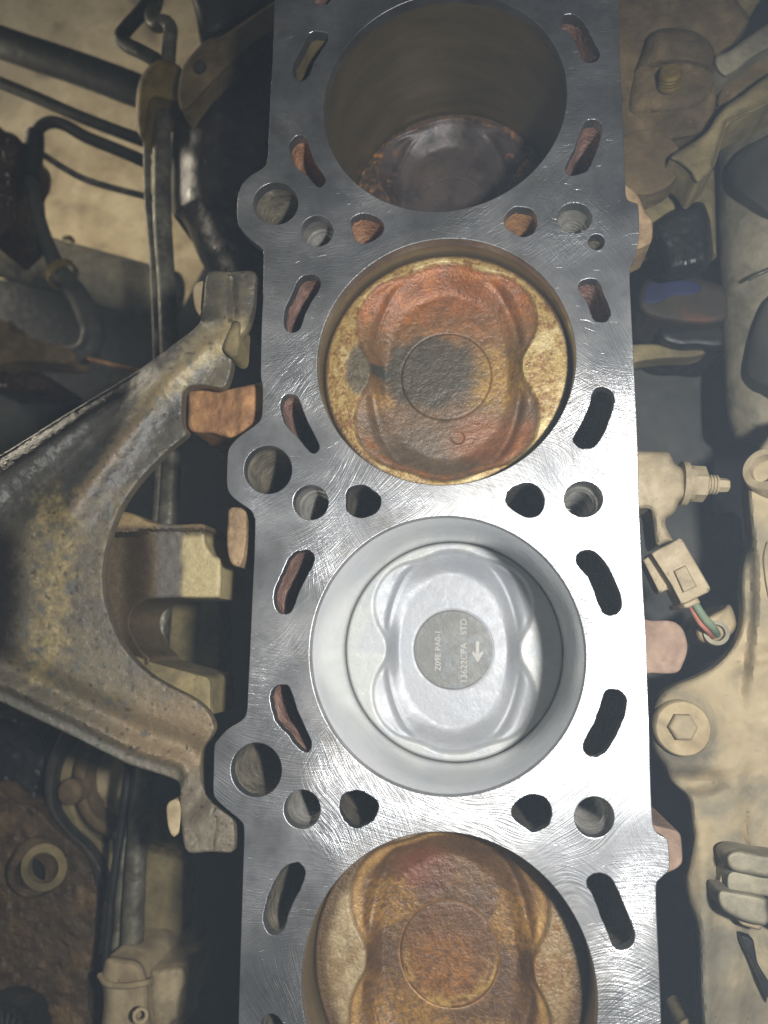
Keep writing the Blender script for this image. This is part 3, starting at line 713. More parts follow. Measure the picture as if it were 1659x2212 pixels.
def br_stain(x, y, d):
    n1 = fbm(x / 60, y / 60, 2); n2 = fbm(x / 18, y / 18, 6); n3 = fbm(x / 5, y / 5, 8)
    c = np.tile(L3((92, 86, 74)), (len(x), 1))
    c = blend(c, (106, 98, 78), sst(.44, .60, n1) * .8)
    c = blend(c, (126, 110, 84), sst(1440, 1560, y + 60 * (n2 - .5)) * sst(120, 330, x))
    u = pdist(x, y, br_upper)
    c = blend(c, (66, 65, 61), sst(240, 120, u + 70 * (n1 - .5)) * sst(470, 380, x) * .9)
    ridge = pdist(x, y, [(505, 715), (440, 745), (330, 850), (240, 980), (150, 1110)]); c = blend(c, (170, 156, 116), sst(46, 14, ridge + 40 * (n2 - .5)) * sst(930, 800, y))
    c = blend(c, (126, 110, 84), sst(26, 8, ridge + 24 * (n2 - .5)) * .6)
    m = sst(62, 10, pdist(x, y, [(118, 1090), (122, 1200), (112, 1320), (100, 1400), (80, 1440)]) + 90 * (n2 - .5)); c = blend(c, (152, 136, 94), m * (.25 + .55 * sst(.36, .66, n3)))
    c = blend(c, (84, 86, 84), sst(.60, .70, n2) * sst(.4, .55, n1) * .7)
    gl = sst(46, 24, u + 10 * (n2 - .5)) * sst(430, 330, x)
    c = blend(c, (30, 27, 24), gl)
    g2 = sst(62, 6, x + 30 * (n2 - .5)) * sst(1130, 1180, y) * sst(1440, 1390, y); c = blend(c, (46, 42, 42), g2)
    c = blend(c, (104, 102, 94), sst(28, 20, pdist(x, y, br_lower)) * .8)
    c = blend(c, (112, 104, 88), sst(1640, 1690, y))
    c = blend(c, (52, 44, 36), sst(.72, .76, fbm(x / 7, y / 7, 14)) * .8)
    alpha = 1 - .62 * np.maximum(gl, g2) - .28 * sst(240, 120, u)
    return np.c_[c, alpha]
mb = thing('engine_mount_bracket', P(200, 1300, -.08), 'large grimy forked cast mount bracket left of the block', 'bracket')
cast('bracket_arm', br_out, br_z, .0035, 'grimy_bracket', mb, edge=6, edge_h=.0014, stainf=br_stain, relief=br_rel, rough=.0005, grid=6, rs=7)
web = [(200, 1110), (247, 1104), (290, 1110), (330, 1128), (390, 1133), (443, 1133), (444, 1158), (446, 1175), (462, 1200), (478, 1212), (477, 1284), (466, 1292), (400, 1292), (352, 1293), (315, 1298), (290, 1316), (280, 1345), (290, 1375), (305, 1402), (325, 1425), (300, 1450), (240, 1420), (190, 1300)]
def web_stain(x, y, d):
    n2 = fbm(x / 18, y / 18, 16); c = np.tile(L3((84, 72, 54)), (len(x), 1))
    c = blend(c, (172, 158, 116), sst(385, 402, x + 24 * (n2 - .5)) * sst(1150, 1165, y)); c = blend(c, (142, 122, 84), sst(1142, 1132, y))
    return blend(c, (98, 94, 88), sst(330, 350, x) * sst(400, 385, x) * .8)
cast('web', web, -.024, .03, 'grimy_bracket', mb, edge=8, edge_h=.0025, stainf=web_stain, rough=.0004, grid=6,
     relief=lambda x, y, d: .006 * sst(1150, 1142, y + .12 * (x - 330) * (x < 330)) - .012 * sst(330, 260, x) * sst(1150, 1160, y))
foot = [(285, 1418), (330, 1430), (366, 1440), (420, 1455), (452, 1466), (455, 1500), (453, 1545), (430, 1530), (380, 1500), (320, 1475)]
cast('foot', foot, -.026, .03, 'olive_dust', mb, edge=5, edge_h=.0015, rough=.0003, grid=6)
cast('stiffener', AZM(1, [(1440, 590), (1480, 470), (1520, 420), (1560, 440), (1558, 520), (1548, 640), (1505, 662), (1470, 640)]), -.001, .012, 'olive_dust', mb, edge=10, edge_h=.003, grid=5)
def hexbolt(x, y, z, r, mat, parent, h=.006):
    R = r * mpp(z)
    b = lathe('bolt_head', P(x, y, z) - np.array([0, 0, h]), (0, 0, 1), [(0, R), (h * .7, R), (h * .9, R * .92), (h, R * .78)], mat, parent, seg=6, flat=True)
    return b
for x, y, a, b in ((431, 645, 15, 36), (374, 1768, 15, 40)):
    cast('bolt_head', [(x - a, y - b * .6), (x - a * .2, y - b), (x + a, y - b * .9), (x + a, y + b * .5), (x + a * .1, y + b), (x - a * .7, y + b * .55)], -.012, .02, 'beige_dust', mb, edge=4, edge_h=.001, grid=4)

# vertical pair of fuel pipes with end clamps
fp = thing('fuel_pipe_pair', P(330, 1300, -.13), 'long pair of steel pipes running down behind the mount bracket', 'pipe')
tube('pipe', [(352, 150, -.15), (350, 330, -.14), (351, 480, -.14), (361, 640, -.14), (366, 800, -.14), (371, 1000, -.14), (358, 1200, -.14), (350, 1340, -.14), (325, 1600, -.14), (302, 1760, -.14), (290, 1940, -.14), (284, 2100, -.14)], [21, 22, 22, 21, 20, 22, 20, 20, 22, 23], 'tube_metal', fp, lump=.05)
tube('thin_pipe', [(318, 250, -.145), (319, 420, -.145), (331, 560, -.145), (340, 800, -.145), (345, 1000, -.145), (325, 1300, -.145), (292, 1660, -.145), (270, 1800, -.145), (255, 2000, -.145), (245, 2100, -.145)], 9, 'tube_metal', fp)
cl = cast('upper_clamp', [(345, 128), (375, 135), (394, 155), (393, 220), (370, 222), (330, 215), (318, 270), (308, 300), (293, 270), (297, 190), (315, 150)], -.125, .03, 'brass_clamp', fp, edge=14, edge_h=.006, grid=5)
lo = cast('lower_clamp', [(222, 2095), (230, 2070), (260, 2068), (300, 2075), (315, 2100), (322, 2130), (324, 2180), (324, 2260), (218, 2260), (222, 2200), (224, 2150), (217, 2115)], -.11, .05, 'beige_dust', fp, edge=22, edge_h=.010, grid=6)
tube('clamp_band', [(216, 2108, -.118), (232, 2126, -.108), (270, 2130, -.104), (312, 2124, -.108), (326, 2118, -.118)], 6, 'beige_dust', lo)
cast('clamp_ear', [(322, 2110), (345, 2093), (395, 2088), (402, 2120), (392, 2150), (385, 2200), (370, 2212), (360, 2260), (330, 2260)], -.12, .04, 'beige_dust', fp, edge=14, edge_h=.006, grid=6)
lathe('clamp_hole', P(304, 2192, -.099), (0.35, 0, 1), [(0, .0035), (.0012, .0035), (.0012, .0022), (-.001, .0022)], 'beige_dust', lo, seg=24, caps=False)

# looped tubes entering the clamp from above
tube('looped_tube', [(352, -60, -.15), (318, 10, -.15), (275, 60, -.145), (262, 80, -.14), (275, 97, -.138), (305, 112, -.135), (338, 130, -.135)], 18, 'tube_dark', n=10)
tag(bpy.context.scene.objects['looped_tube'], 'dark bent tube hooking left above the pipe clamp', 'pipe')
o = tube('looped_tube', [(352, -60, -.165), (335, 10, -.155), (327, 35, -.145), (338, 55, -.138), (356, 48, -.135), (368, 62, -.135), (366, 95, -.135), (362, 150, -.137)], 18, 'tube_metal', n=10)
tag(o, 'dusty S-bent tube dropping straight into the pipe clamp', 'pipe')

o = tube('coolant_pipe', [(-60, 70, -.24), (60, 112, -.24), (180, 152, -.24), (320, 205, -.24)], 40, 'black_rubber', lump=.02, seg=28); tag(o, 'thick black hose crossing the upper left corner', 'hose')
o = tube('brake_line', [(-60, 155, -.22), (60, 203, -.22), (180, 255, -.22), (320, 308, -.22)], 15, 'tube_dark'); tag(o, 'thin dark pipe just below the thick black hose', 'pipe')
hs = thing('return_hose', P(75, 330, -.25), 'dark hose with an elbow and boot sweeping down the left edge', 'hose')
tube('metal_tube', [(320, 352, -.22), (250, 322, -.22), (186, 296, -.22), (140, 270, -.22), (110, 264, -.22), (86, 276, -.22), (74, 305, -.22)], 15, 'tube_dark', hs, n=10)
tube('boot', [(76, 285, -.22), (74, 320, -.22), (68, 350, -.22), (66, 385, -.22)], [20, 24, 26, 24], 'black_rubber', hs, lump=.08)
tube('hose', [(64, 375, -.22), (70, 420, -.22), (86, 480, -.22), (105, 535, -.22), (128, 585, -.22), (170, 640, -.22), (192, 690, -.22), (200, 720, -.22), (185, 758, -.22), (140, 770, -.22), (80, 762, -.22), (-40, 740, -.22)], [15, 16, 17, 20, 25, 27, 27, 26, 26, 27], 'grey_rubber', hs, n=10)
lathe('hose_clip', P(132, 590, -.22), P(170, 640, -.22) - P(128, 585, -.22), [(-.002, .0105), (-.002, .0118), (.004, .0118), (.004, .0105)], 'brass_clamp', hs, caps=False)
cast('bracket_tab', AZM(1, [(-60, 420), (20, 412), (70, 430), (82, 480), (300, 550), (480, 620), (460, 700), (250, 690), (90, 690), (-60, 700)]), -.21, .02, 'olive_mud', hs, edge=6, edge_h=.003)
o = tube('brake_line', [(95, 335, -.23), (133, 360, -.23), (183, 387, -.23), (247, 407, -.23), (330, 428, -.23)], 8, 'tube_metal'); tag(o, 'slim bare tube curving below the elbow hose', 'pipe')
o = tube('brake_line', [(190, 775, -.2), (300, 802, -.2), (420, 830, -.2)], 5, 'rusty_casting'); tag(o, 'thin rusty pipe behind the tip of the mount bracket', 'pipe')
ax = thing('steering_tube', P(150, 590, -.36), 'fat grey dusty horizontal tube below the hoses', 'tube')
tube('tube_body', [(-120, 488, -.32), (0, 540, -.32), (150, 583, -.32), (370, 645, -.32)], 64, 'grey_dust_metal', ax, seg=40)
tube('paint_mark', [(136, 514, -.2668), (150, 514, -.2668), (160, 522, -.2672)], [4, 7, 4], 'brass_clamp', ax)
o = cast('oily_fitting', AZM(0, [(-60, 850), (40, 852), (110, 880), (140, 940), (130, 1040), (95, 1110), (100, 1200), (98, 1380), (80, 1470), (40, 1520), (-60, 1540)]), -.2, .04, 'oily_red', edge=14, edge_h=.008, rough=.002, grid=5); tag(o, 'wet oily dark red metal fitting on the left edge', 'fitting')
o = cast('oily_housing', AZM(1, [(-60, 700), (100, 695), (240, 740), (320, 800), (290, 870), (150, 880), (-60, 860)]), -.23, .05, 'oily_red', edge=12, edge_h=.008, rough=.002, grid=5); tag(o, 'oil-soaked reddish housing under the hose bend', 'housing')
o = cast('inner_panel', AZM(1, [(-60, 870), (150, 880), (420, 930), (560, 960), (300, 1180), (-60, 1330)]), -.27, .01, 'bluish_dark_metal', edge=6, edge_h=.002); tag(o, 'dark grey sheet panel above the bracket arm', 'panel')

# drum-like clutch housing, dark and oily, upper left of the block
dr = thing('bell_housing', P(480, 300, -.2), 'oily black rounded housing beside the upper left of the block', 'housing')
cast('shell', [(393, 175), (450, 110), (520, 70), (600, 30), (650, 20), (640, 300), (600, 480), (560, 640), (480, 640), (440, 575), (425, 545), (402, 490), (385, 468), (371, 455), (369, 330), (378, 240)], -.115, .08, 'oily_black', dr, edge=75, edge_h=.05, rough=.0012, grid=7, rs=26)
cast('rim', [(393, 150), (425, 105), (450, 85), (480, 78), (540, 38), (620, -10), (640, 30), (560, 90), (500, 140), (440, 200), (400, 240), (385, 215)], -.10, .02, 'olive_mud', dr, edge=9, edge_h=.004, rough=.0008, grid=6)
cast('upper_cover', [(418, -60), (425, 40), (435, 100), (452, 84), (500, 60), (560, 20), (600, -60)], -.13, .05, 'tube_dark', dr, edge=20, edge_h=.01, rough=.001)
lathe('rim_rivet', P(432, 147, -.1), (0, 0, 1), [(0, .004), (.002, .0036), (.003, .001)], 'tube_dark', dr, seg=16)

# bottom left
pl = thing('gearbox_plate', P(100, 1950, -.2), 'greasy brown plate with a bushing in the lower left corner', 'plate')
cast('plate', AZM(3, [(-90, 215), (100, 225), (240, 255), (350, 375), (460, 470), (545, 545), (600, 650), (632, 760), (638, 860), (622, 1100), (592, 1300), (575, 1500), (570, 1800), (-90, 1800)]), -.15, .03, 'dirty_plate', pl, edge=10, edge_h=.004, rough=.0022, grid=7, rs=14)
bu = lathe('bushing', P(88, 1868, -.152), (.12, -.1, 1), [(-.004, .0165), (.003, .0158), (.006, .0150), (.0075, .0135), (.0115, .0130), (.013, .0118), (.0125, .0084), (.000, .0078), (-.006, .0078)], 'dirty_plate', pl, seg=48, caps=False)
lathe('bushing_face', P(95, 1874, -.138), (.12, -.1, 1), [(0, .0125), (.0012, .0120), (.0010, .0082), (-.003, .0080)], 'olive_dust', bu, seg=48, caps=False)
lathe('bushing_bore', P(95, 1874, -.150), (.12, -.1, 1), [(0, .0084), (.001, .0084)], 'black_plastic', bu, seg=24)
bt = thing('rubber_boot', P(10, 2240, -.12), 'ribbed dark rubber boot in the bottom left corner', 'boot')
for k in range(9):
    a = math.radians(-8 + 14 * k); x0, y0 = 4, 2262
    tube('rib', [(x0 + 26 * math.cos(a), y0 - 26 * math.sin(a), -.115), (x0 + 60 * math.cos(a), y0 - 72 * math.sin(a), -.118), (x0 + 78 * math.cos(a), y0 - 100 * math.sin(a), -.135)], [5, 6, 3], 'black_rubber', bt, seg=10)
cast('boot_body', [(-70, 2300), (-60, 2190), (-20, 2165), (30, 2170), (58, 2200), (66, 2300)], -.122, .03, 'black_rubber', bt, edge=20, edge_h=.01)
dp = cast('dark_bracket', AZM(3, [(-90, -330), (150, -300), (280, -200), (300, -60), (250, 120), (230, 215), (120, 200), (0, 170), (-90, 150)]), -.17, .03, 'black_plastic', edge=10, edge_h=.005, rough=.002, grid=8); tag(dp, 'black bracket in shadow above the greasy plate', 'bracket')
ch = thing('stamped_channel', P(200, 1800, -.2), 'curved beige stamped channel beside the greasy plate', 'channel')
cast('outer_rim', AZM(3, [(420, -260), (350, -130), (300, 0), (290, 180), (335, 330), (440, 450), (540, 540), (610, 680), (660, 830), (700, 860), (690, 760), (640, 610), (560, 500), (450, 400), (370, 290), (345, 180), (360, 20), (420, -110), (500, -230)]), -.155, .03, 'tube_dark', ch, edge=6, edge_h=.003, grid=5)
cast('channel_web', AZM(3, [(480, -240), (410, -110), (362, 20), (350, 180), (380, 300), (460, 395), (570, 490), (650, 600), (700, 760), (735, 700), (738, 580), (690, 500), (600, 420), (520, 340), (480, 240), (450, 180), (465, 60), (500, -60), (590, -200)]), -.165, .03, 'olive_dust', ch, edge=10, edge_h=.003, grid=5)
cast('rib', AZM(3, [(470, 40), (500, -70), (580, -190), (640, -190), (590, -40), (560, 60), (570, 180), (610, 280), (700, 360), (780, 420), (780, 480), (700, 450), (600, 400), (530, 320), (490, 220)]), -.158, .03, 'olive_mud', ch, edge=12, edge_h=.005, grid=5)
cast('panel_face', AZM(3, [(570, 40), (600, -60), (660, -200), (860, -220), (860, 330), (780, 330), (680, 270), (600, 210), (570, 140)]), -.175, .02, 'beige_dust', ch, edge=8, edge_h=.003, grid=7, relief=lambda x, y, d: -.004 * np.exp(-((y - 1728 - .2 * (x - 220)) / 8) ** 2))
lathe('rivet', P(152, 1711, -.152), (0, 0, 1), [(-.01, .0075), (.001, .007), (.003, .005), (.0035, .002)], 'olive_mud', ch, seg=20)
o = tube('black_strip', [(283, 1610, -.12), (276, 1680, -.12), (262, 1790, -.12), (247, 1890, -.12), (238, 1960, -.12), (230, 2060, -.12), (224, 2130, -.12)], [10, 10, 9, 9, 8, 7], 'black_plastic'); tag(o, 'narrow black strip running down to the lower clamp', 'strip')
o = cast('frame_rail', [(366, 1280), (400, 1275), (470, 1280), (470, 1460), (400, 1470), (362, 1450)], -.16, .02, 'olive_dust', edge=8, edge_h=.003, grid=7, rough=.001); tag(o, 'dusty olive rail glimpsed behind the fork of the mount bracket', 'rail')
sp = cast('side_panel', AZM(3, [(930, 300), (1000, 330), (1100, 450), (1185, 560), (1192, 700), (1190, 1000), (1180, 1270), (1050, 1330), (940, 1330), (900, 1100), (900, 600)]), -.16, .02, 'olive_dust', edge=8, edge_h=.003, grid=7, relief=lambda x, y, d: -.006 * np.exp(-((y - 1830 - .3 * (x - 340)) / 10) ** 2)); tag(sp, 'flat dusty olive panel right of the lower pipes', 'panel')
kn = lathe('knob', P(412, 2033, -.16), (0, 0, 1), [(-.01, .006), (.0, .006), (.002, .004)], 'olive_dust', seg=24); tag(kn, 'small tan round knob beside the dusty olive panel', 'knob')
sh = cast('shade_sheet', [(585, -500), (2100, -500), (2100, 2700), (-500, 2700), (-500, 560), (250, 625), (380, 690), (450, 560), (560, 330)], -.36, .004, 'shade_sheet_black', smooth=0, grid=120, step=60, edge=2, edge_h=.001); tag(sh, 'dark sheet added deep below the engine to keep the gaps black', 'added_sheet')  # added sheet, there only to keep the gaps beside the block black

# ================================================================== RIGHT SIDE
cv = thing('timing_cover', P(1450, 200, -.1), 'brown mud-caked cover casting with a bolt boss, upper right', 'cover')
cast('cover_face', RZ(0, [(560, -150), (1000, -150), (1380, -120), (1470, 20), (1540, 120), (1500, 200), (1430, 295), (1350, 350), (1330, 480), (1320, 690), (1240, 850), (1100, 900), (1010, 930), (1005, 1040), (940, 1110), (850, 1180), (740, 1240), (560, 1240)]), -.055, .05, 'olive_mud', cv, edge=10, edge_h=.004, rough=.0009, grid=7)
cast('boss', RZ(0, [(755, 735), (765, 560), (800, 450), (850, 330), (880, 240), (940, 195), (1040, 180), (1180, 200), (1290, 280), (1320, 400), (1310, 560), (1260, 660), (1120, 720), (900, 740)]), -.047, .02, 'olive_mud', cv, edge=34, edge_h=.007, rough=.0005, grid=5,
     relief=lambda x, y, d: -.004 * sst(-3, 13, y - (128 + .0030 * (x - 1465) ** 2)) + .005 * np.exp(-(np.hypot((x - 1425) / 34, (y - 95) / 40)) ** 2))
st = thing_prof = [(0, 25), (.0015, 25), (.002, 23.5), (.0028, 25), (.0036, 23.5), (.0044, 25), (.0052, 23.5), (.006, 25), (.0068, 23.5), (.0075, 22)]
lathe('bolt_stub', P(1446, 186, -.049), (-.15, .25, 1), [(s_, r * mpp(-.045)) for s_, r in st], 'brass_clamp', cv, seg=32)
lathe('bolt_boss', P(1390, 352, -.053), (0, 0, 1), [(-.01, .0165), (.001, .016), (.002, .013)], 'olive_mud', cv, seg=32)
cast('lower_face', RZ(0, [(700, 1200), (850, 1175), (950, 1100), (1040, 1060), (1060, 1300), (1040, 1440), (900, 1500), (700, 1520)]), -.075, .03, 'olive_dust', cv, edge=4, edge_h=.002, grid=8)
o = lathe('loose_cap', P(1612, -2, -.06), (.3, .2, 1), [(-.006, .006), (.002, .006), (.004, .004)], 'olive_dust', seg=20); tag(o, 'small tan cap at the top edge, upper right', 'cap')

cb = thing('clamp_bracket', P(1590, 250, -.1), 'ribbed grey strap bracket curving around the canister, upper right', 'bracket')
cast('upper_rib', RZ(0, [(1780, 90), (1659, 150), (1520, 245), (1400, 330), (1320, 365), (1320, 440), (1380, 500), (1460, 455), (1570, 370), (1780, 240)]), -.045, .02, 'grey_dust_metal', cb, edge=9, edge_h=.003, grid=5)
cast('middle_web', RZ(0, [(1780, 230), (1570, 365), (1450, 465), (1370, 540), (1330, 640), (1330, 700), (1390, 670), (1480, 610), (1600, 520), (1780, 420)]), -.055, .02, 'olive_mud', cb, edge=8, edge_h=.003, grid=5)
cast('clamp_band', RZ(0, [(1780, 420), (1600, 530), (1480, 620), (1390, 680), (1320, 760), (1270, 840), (1215, 890), (1140, 940), (1060, 985), (1020, 1030), (1080, 1060), (1150, 1120), (1195, 1190), (1260, 1140), (1310, 1085), (1335, 1010), (1360, 930), (1390, 850), (1430, 790), (1510, 745), (1780, 610)]), -.04, .02, 'olive_dust', cb, edge=12, edge_h=.004, grid=4,
     relief=lambda x, y, d: .004 * np.exp(-(pdist(x, y, RZ(0, [(1315, 1070), (1350, 950), (1400, 800), (1500, 745), (1650, 690)])) / 7) ** 2))
co = thing('cable_conduit', P(1495, 430, -.1), 'olive upright tube ending in a black rubber cap, right side', 'conduit')
tube('tube_body', [(1490, 325, -.085), (1494, 380, -.085), (1496, 460, -.085), (1498, 560, -.088)], 46, 'olive_dust', co, seg=36)
cast('rubber_cap', RZ(0, [(905, 1460), (960, 1410), (1030, 1365), (1130, 1325), (1230, 1308), (1270, 1380), (1290, 1480), (1290, 1700), (1100, 1760), (1000, 1760), (985, 1660), (940, 1560)]), -.062, .008, 'black_plastic', co, edge=22, edge_h=.012, grid=6, rough=.0008)

cn = thing('starter_canister', P(1690, 600, -.14), 'big pale grey canister cut off by the right edge', 'canister')
A = P(1668, 215, -.105); B = P(1712, 945, -.105); L = np.linalg.norm(B - A); rr_ = 122 * mpp(-.105)
lathe('canister_body', A, B - A, [(0, rr_ * .9), (.004, rr_), (L * .45, rr_), (L - .022, rr_), (L - .010, rr_ * .97), (L - .003, rr_ * .88), (L, rr_ * .7), (L, 0)], 'grey_dust_metal', cn, seg=64)
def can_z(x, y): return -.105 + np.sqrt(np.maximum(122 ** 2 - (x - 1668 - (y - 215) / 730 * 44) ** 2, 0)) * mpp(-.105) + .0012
cast('shade_patch_upper', RZ(0, [(1388, 1100), (1420, 1040), (1500, 960), (1600, 905), (1700, 870), (1780, 1000), (1780, 1420), (1659, 1385), (1560, 1310), (1470, 1250), (1410, 1190)]), can_z, .006, 'shade_olive_grey', cn, edge=14, edge_h=.0014, grid=6)  # dark patch over the canister, its soft shading put into colour and shape
cast('shade_patch_lower', RZ(1, [(1780, 240), (1660, 275), (1600, 370), (1560, 480), (1530, 600), (1508, 710), (1520, 780), (1580, 825), (1659, 850), (1780, 860)]), lambda x, y: can_z(x, y) + .004 * sst(1600, 1680, x), .01, 'shade_olive_grey', cn, edge=12, edge_h=.002, grid=6)  # second painted shade patch, lower on the canister
tube('clip_wire', [(1618, 604, -.074), (1640, 592, -.07), (1680, 575, -.068)], 4, 'tube_metal', cn)

dk = thing('sender_unit', P(1480, 660, -.14), 'dark round sender with blue and brown paint, right of the deck', 'sender')
cast('cap', RZ(1, [(815, 310), (830, 210), (880, 150), (1000, 125), (1150, 128), (1290, 165), (1390, 200), (1440, 280), (1430, 380), (1350, 440), (1150, 450), (950, 420), (850, 380)]), -.1, .03, 'brown_cap', dk, edge=16, edge_h=.006, grid=6)
cast('blue_mark', RZ(1, [(855, 290), (870, 200), (920, 155), (1020, 145), (1180, 165), (1230, 210), (1180, 250), (1030, 260), (960, 300), (890, 310)]), -.0992, .002, 'blue_paint', dk, edge=6, edge_h=.0008, grid=6)
cast('bowl', RZ(1, [(945, 520), (960, 450), (1100, 440), (1350, 430), (1450, 470), (1440, 560), (1350, 610), (1200, 600), (1080, 600), (980, 570)]), -.11, .04, 'black_plastic', dk, edge=18, edge_h=.008, grid=6)
cast('gasket_lip', RZ(1, [(720, 590), (860, 570), (950, 575), (1080, 605), (1190, 600), (1250, 600), (1250, 635), (1150, 660), (1000, 665), (860, 680), (720, 700)]), -.12, .01, 'olive_dust', dk, edge=5, edge_h=.002, grid=6)
cast('dark_hose', RZ(0, [(860, 1520), (1000, 1500), (1290, 1500), (1480, 1600), (1520, 1900), (1490, 2200), (1420, 2240), (780, 2240), (780, 1700)]), -.155, .02, 'black_plastic', dk, edge=8, edge_h=.004, grid=9)
bp = cast('bulkhead_panel', RZ(1, [(700, 690), (1000, 680), (1215, 690), (1225, 900), (1240, 1180), (1310, 1280), (1310, 1659), (1480, 1700), (1500, 2300), (1350, 2600), (700, 2600)]), -.165, .01, 'bluish_dark_metal', edge=5, edge_h=.002, grid=12, rough=.001, rs=22); tag(bp, 'dull dark grey metal panel behind the sensor', 'panel')

se = thing('pressure_sensor', P(1440, 1050, -.09), 'beige dust-covered pressure sensor with threaded tip pointing right', 'sensor')
cast('sensor_body', RZ(1, [(720, 1262), (850, 1263), (1000, 1266), (1035, 1300), (1052, 1340), (1105, 1380), (1125, 1440), (1128, 1540), (1085, 1590), (1060, 1650), (1035, 1678), (1000, 1700), (998, 1750), (1040, 1830), (1045, 1845), (990, 1860), (935, 1880), (915, 1780), (900, 1660), (868, 1640), (780, 1640), (720, 1600)]), -.045, .018, 'beige_plastic', se, edge=16, edge_h=.006, grid=5, rough=.0003)
A = P(1470, 1044, -.052); B = P(1566, 1048, -.052); D = B - A; k = mpp(-.052)
pr = [(0, 46), (12, 46), (14, 36), (24, 36)]
lathe('shoulder', A, D, [(s_ * k, r * k) for s_, r in pr], 'beige_plastic', se, seg=32)
lathe('hex_nut', A + D / np.linalg.norm(D) * 16 * k, D, [(0, 34 * k), (2 * k, 37 * k), (30 * k, 37 * k), (33 * k, 33 * k)], 'beige_plastic', se, seg=6, flat=True, phase=.3)
th = [(0, 19)]
for q in range(4): th += [(2 + q * 6, 20), (5 + q * 6, 20), (6.5 + q * 6, 16.5), (7.5 + q * 6, 16.5)]
lathe('thread', A + D / np.linalg.norm(D) * 48 * k, D, [(s_ * k, r * k) for s_, r in th], 'beige_plastic', se, seg=28)
lathe('tip', A + D / np.linalg.norm(D) * 72 * k, D, [(0, 15 * k), (18 * k, 14 * k), (22 * k, 12.5 * k), (22 * k, 6 * k), (16 * k, 6 * k)], 'beige_plastic', se, seg=6, flat=True)
pg = thing('wiring_plug', P(1470, 1230, -.08), 'beige rectangular wiring plug below the pressure sensor', 'plug')
cast('plug_body', RZ(2, [(898, 268), (950, 240), (1080, 172), (1100, 176), (1112, 192), (1284, 488), (1284, 505), (1270, 522), (1130, 590), (1095, 596), (1060, 530), (1035, 480)]), -.042, .012, 'beige_plastic', pg, edge=4, edge_h=.0015, grid=5, smooth=0)
cast('latch', RZ(2, [(1050, 382), (1125, 345), (1200, 482), (1112, 522)]), -.0395, .006, 'beige_plastic', pg, edge=3, edge_h=.001, grid=5, smooth=0)
cast('side_rail', RZ(2, [(846, 312), (888, 282), (1022, 482), (1015, 500), (962, 526), (945, 510)]), -.050, .008, 'beige_plastic', pg, edge=4, edge_h=.0015, grid=5, smooth=0)
cast('wire_collar', RZ(2, [(1095, 600), (1200, 552), (1222, 588), (1140, 624), (1105, 622)]), -.046, .02, 'beige_plastic', pg, edge=5, edge_h=.002, grid=4, smooth=0)
o = tube('wire', [(1487, 1300, -.052), (1500, 1325, -.05), (1512, 1345, -.052), (1528, 1362, -.055), (1540, 1376, -.062)], 5, 'red_wire'); tag(o, 'red wire leaving the beige plug', 'wire')
o = tube('wire', [(1496, 1296, -.05), (1510, 1318, -.048), (1524, 1338, -.05), (1540, 1356, -.054), (1548, 1370, -.062)], 8, 'green_wire'); tag(o, 'green wire leaving the beige plug', 'wire')
gm = thing('grommet', P(1540, 1360, -.09), 'beige rubber grommet cup where the wires enter', 'grommet')
cast('cup', RZ(2, [(1188, 770), (1200, 725), (1290, 665), (1360, 630), (1405, 598), (1430, 630), (1450, 690), (1452, 740), (1425, 790), (1370, 830), (1300, 858), (1230, 845), (1198, 815)]), -.062, .03, 'beige_dust', gm, edge=12, edge_h=.005, grid=5)
lathe('collar', P(1546, 1368, -.061), (-.1, .1, 1), [(0, .0052), (.002, .005), (.002, .0034), (-.002, .0032)], 'grey_dust_metal', gm, seg=28, caps=False)

# big stamped heat-shield plate
ps = thing('stamped_plate', P(1560, 1800, -.1), 'large beige dust-coated stamped plate down the right edge', 'plate')
po = RZ(2, [(1540, -330), (1510, -150), (1515, 0), (1530, 200), (1495, 340), (1482, 500), (1488, 700), (1440, 850), (1340, 975), (1200, 1060), (1050, 1120), (955, 1185), (908, 1300), (895, 1440), (925, 1560), (990, 1650), (1035, 1750), (1135, 1845), (1158, 1960), (1170, 2110), (1145, 2260), (1124, 2380), (1140, 2510), (1190, 2660), (1208, 2860), (1215, 3160), (1235, 3400), (1260, 3600), (1900, 3600), (1900, -330)])
def ps_rel(x, y, d):
    fold = 1620 + 10 * np.sin(y / 90)
    r = .008 * sst(-14, 14, x - fold) * sst(1600, 1400, y)
    r += -.008 * np.exp(-(np.hypot((x - 1500) / 70, (y - 1680) / 34)) ** 4) * sst(1650, 1690, y)
    r += .006 * np.exp(-(np.hypot((x - 1478) / 66, (y - 1572) / 70)) ** 4)
    r += -.005 * sst(1580, 1640, x) * sst(1560, 1640, y)
    r += .004 * np.exp(-((x - 1520 - .02 * (y - 1900)) / 22) ** 2) * sst(1750, 1850, y)
    r += -.004 * sst(1540, 1590, x) * sst(1480, 1440, y + .3 * (x - 1560)) * sst(1380, 1420, y)
    return r
cast('sheet', po, -.058, .004, 'beige_dust_plate', ps, edge=15, edge_h=.006, rough=.0006, grid=7, relief=ps_rel, rs=18)
wz = -.0515
wa = lathe('washer', P(1474, 1573, wz), (0, 0, 1), [(-.004, 54 * mpp(wz)), (.0006, 53 * mpp(wz)), (.0014, 50 * mpp(wz)), (.0014, 20 * mpp(wz))], 'beige_dust', ps, seg=48, caps=False)
hexbolt(1478, 1572, wz + .0054, 28, 'beige_dust_plate', ps, h=.0044)
lathe('slot_rim', P(1623, 1790, -.0635), (1, 0, .75), [(-.004, .0062), (.0, .0062), (.0004, .0052), (-.003, .005)], 'beige_dust', ps, seg=28, caps=False)
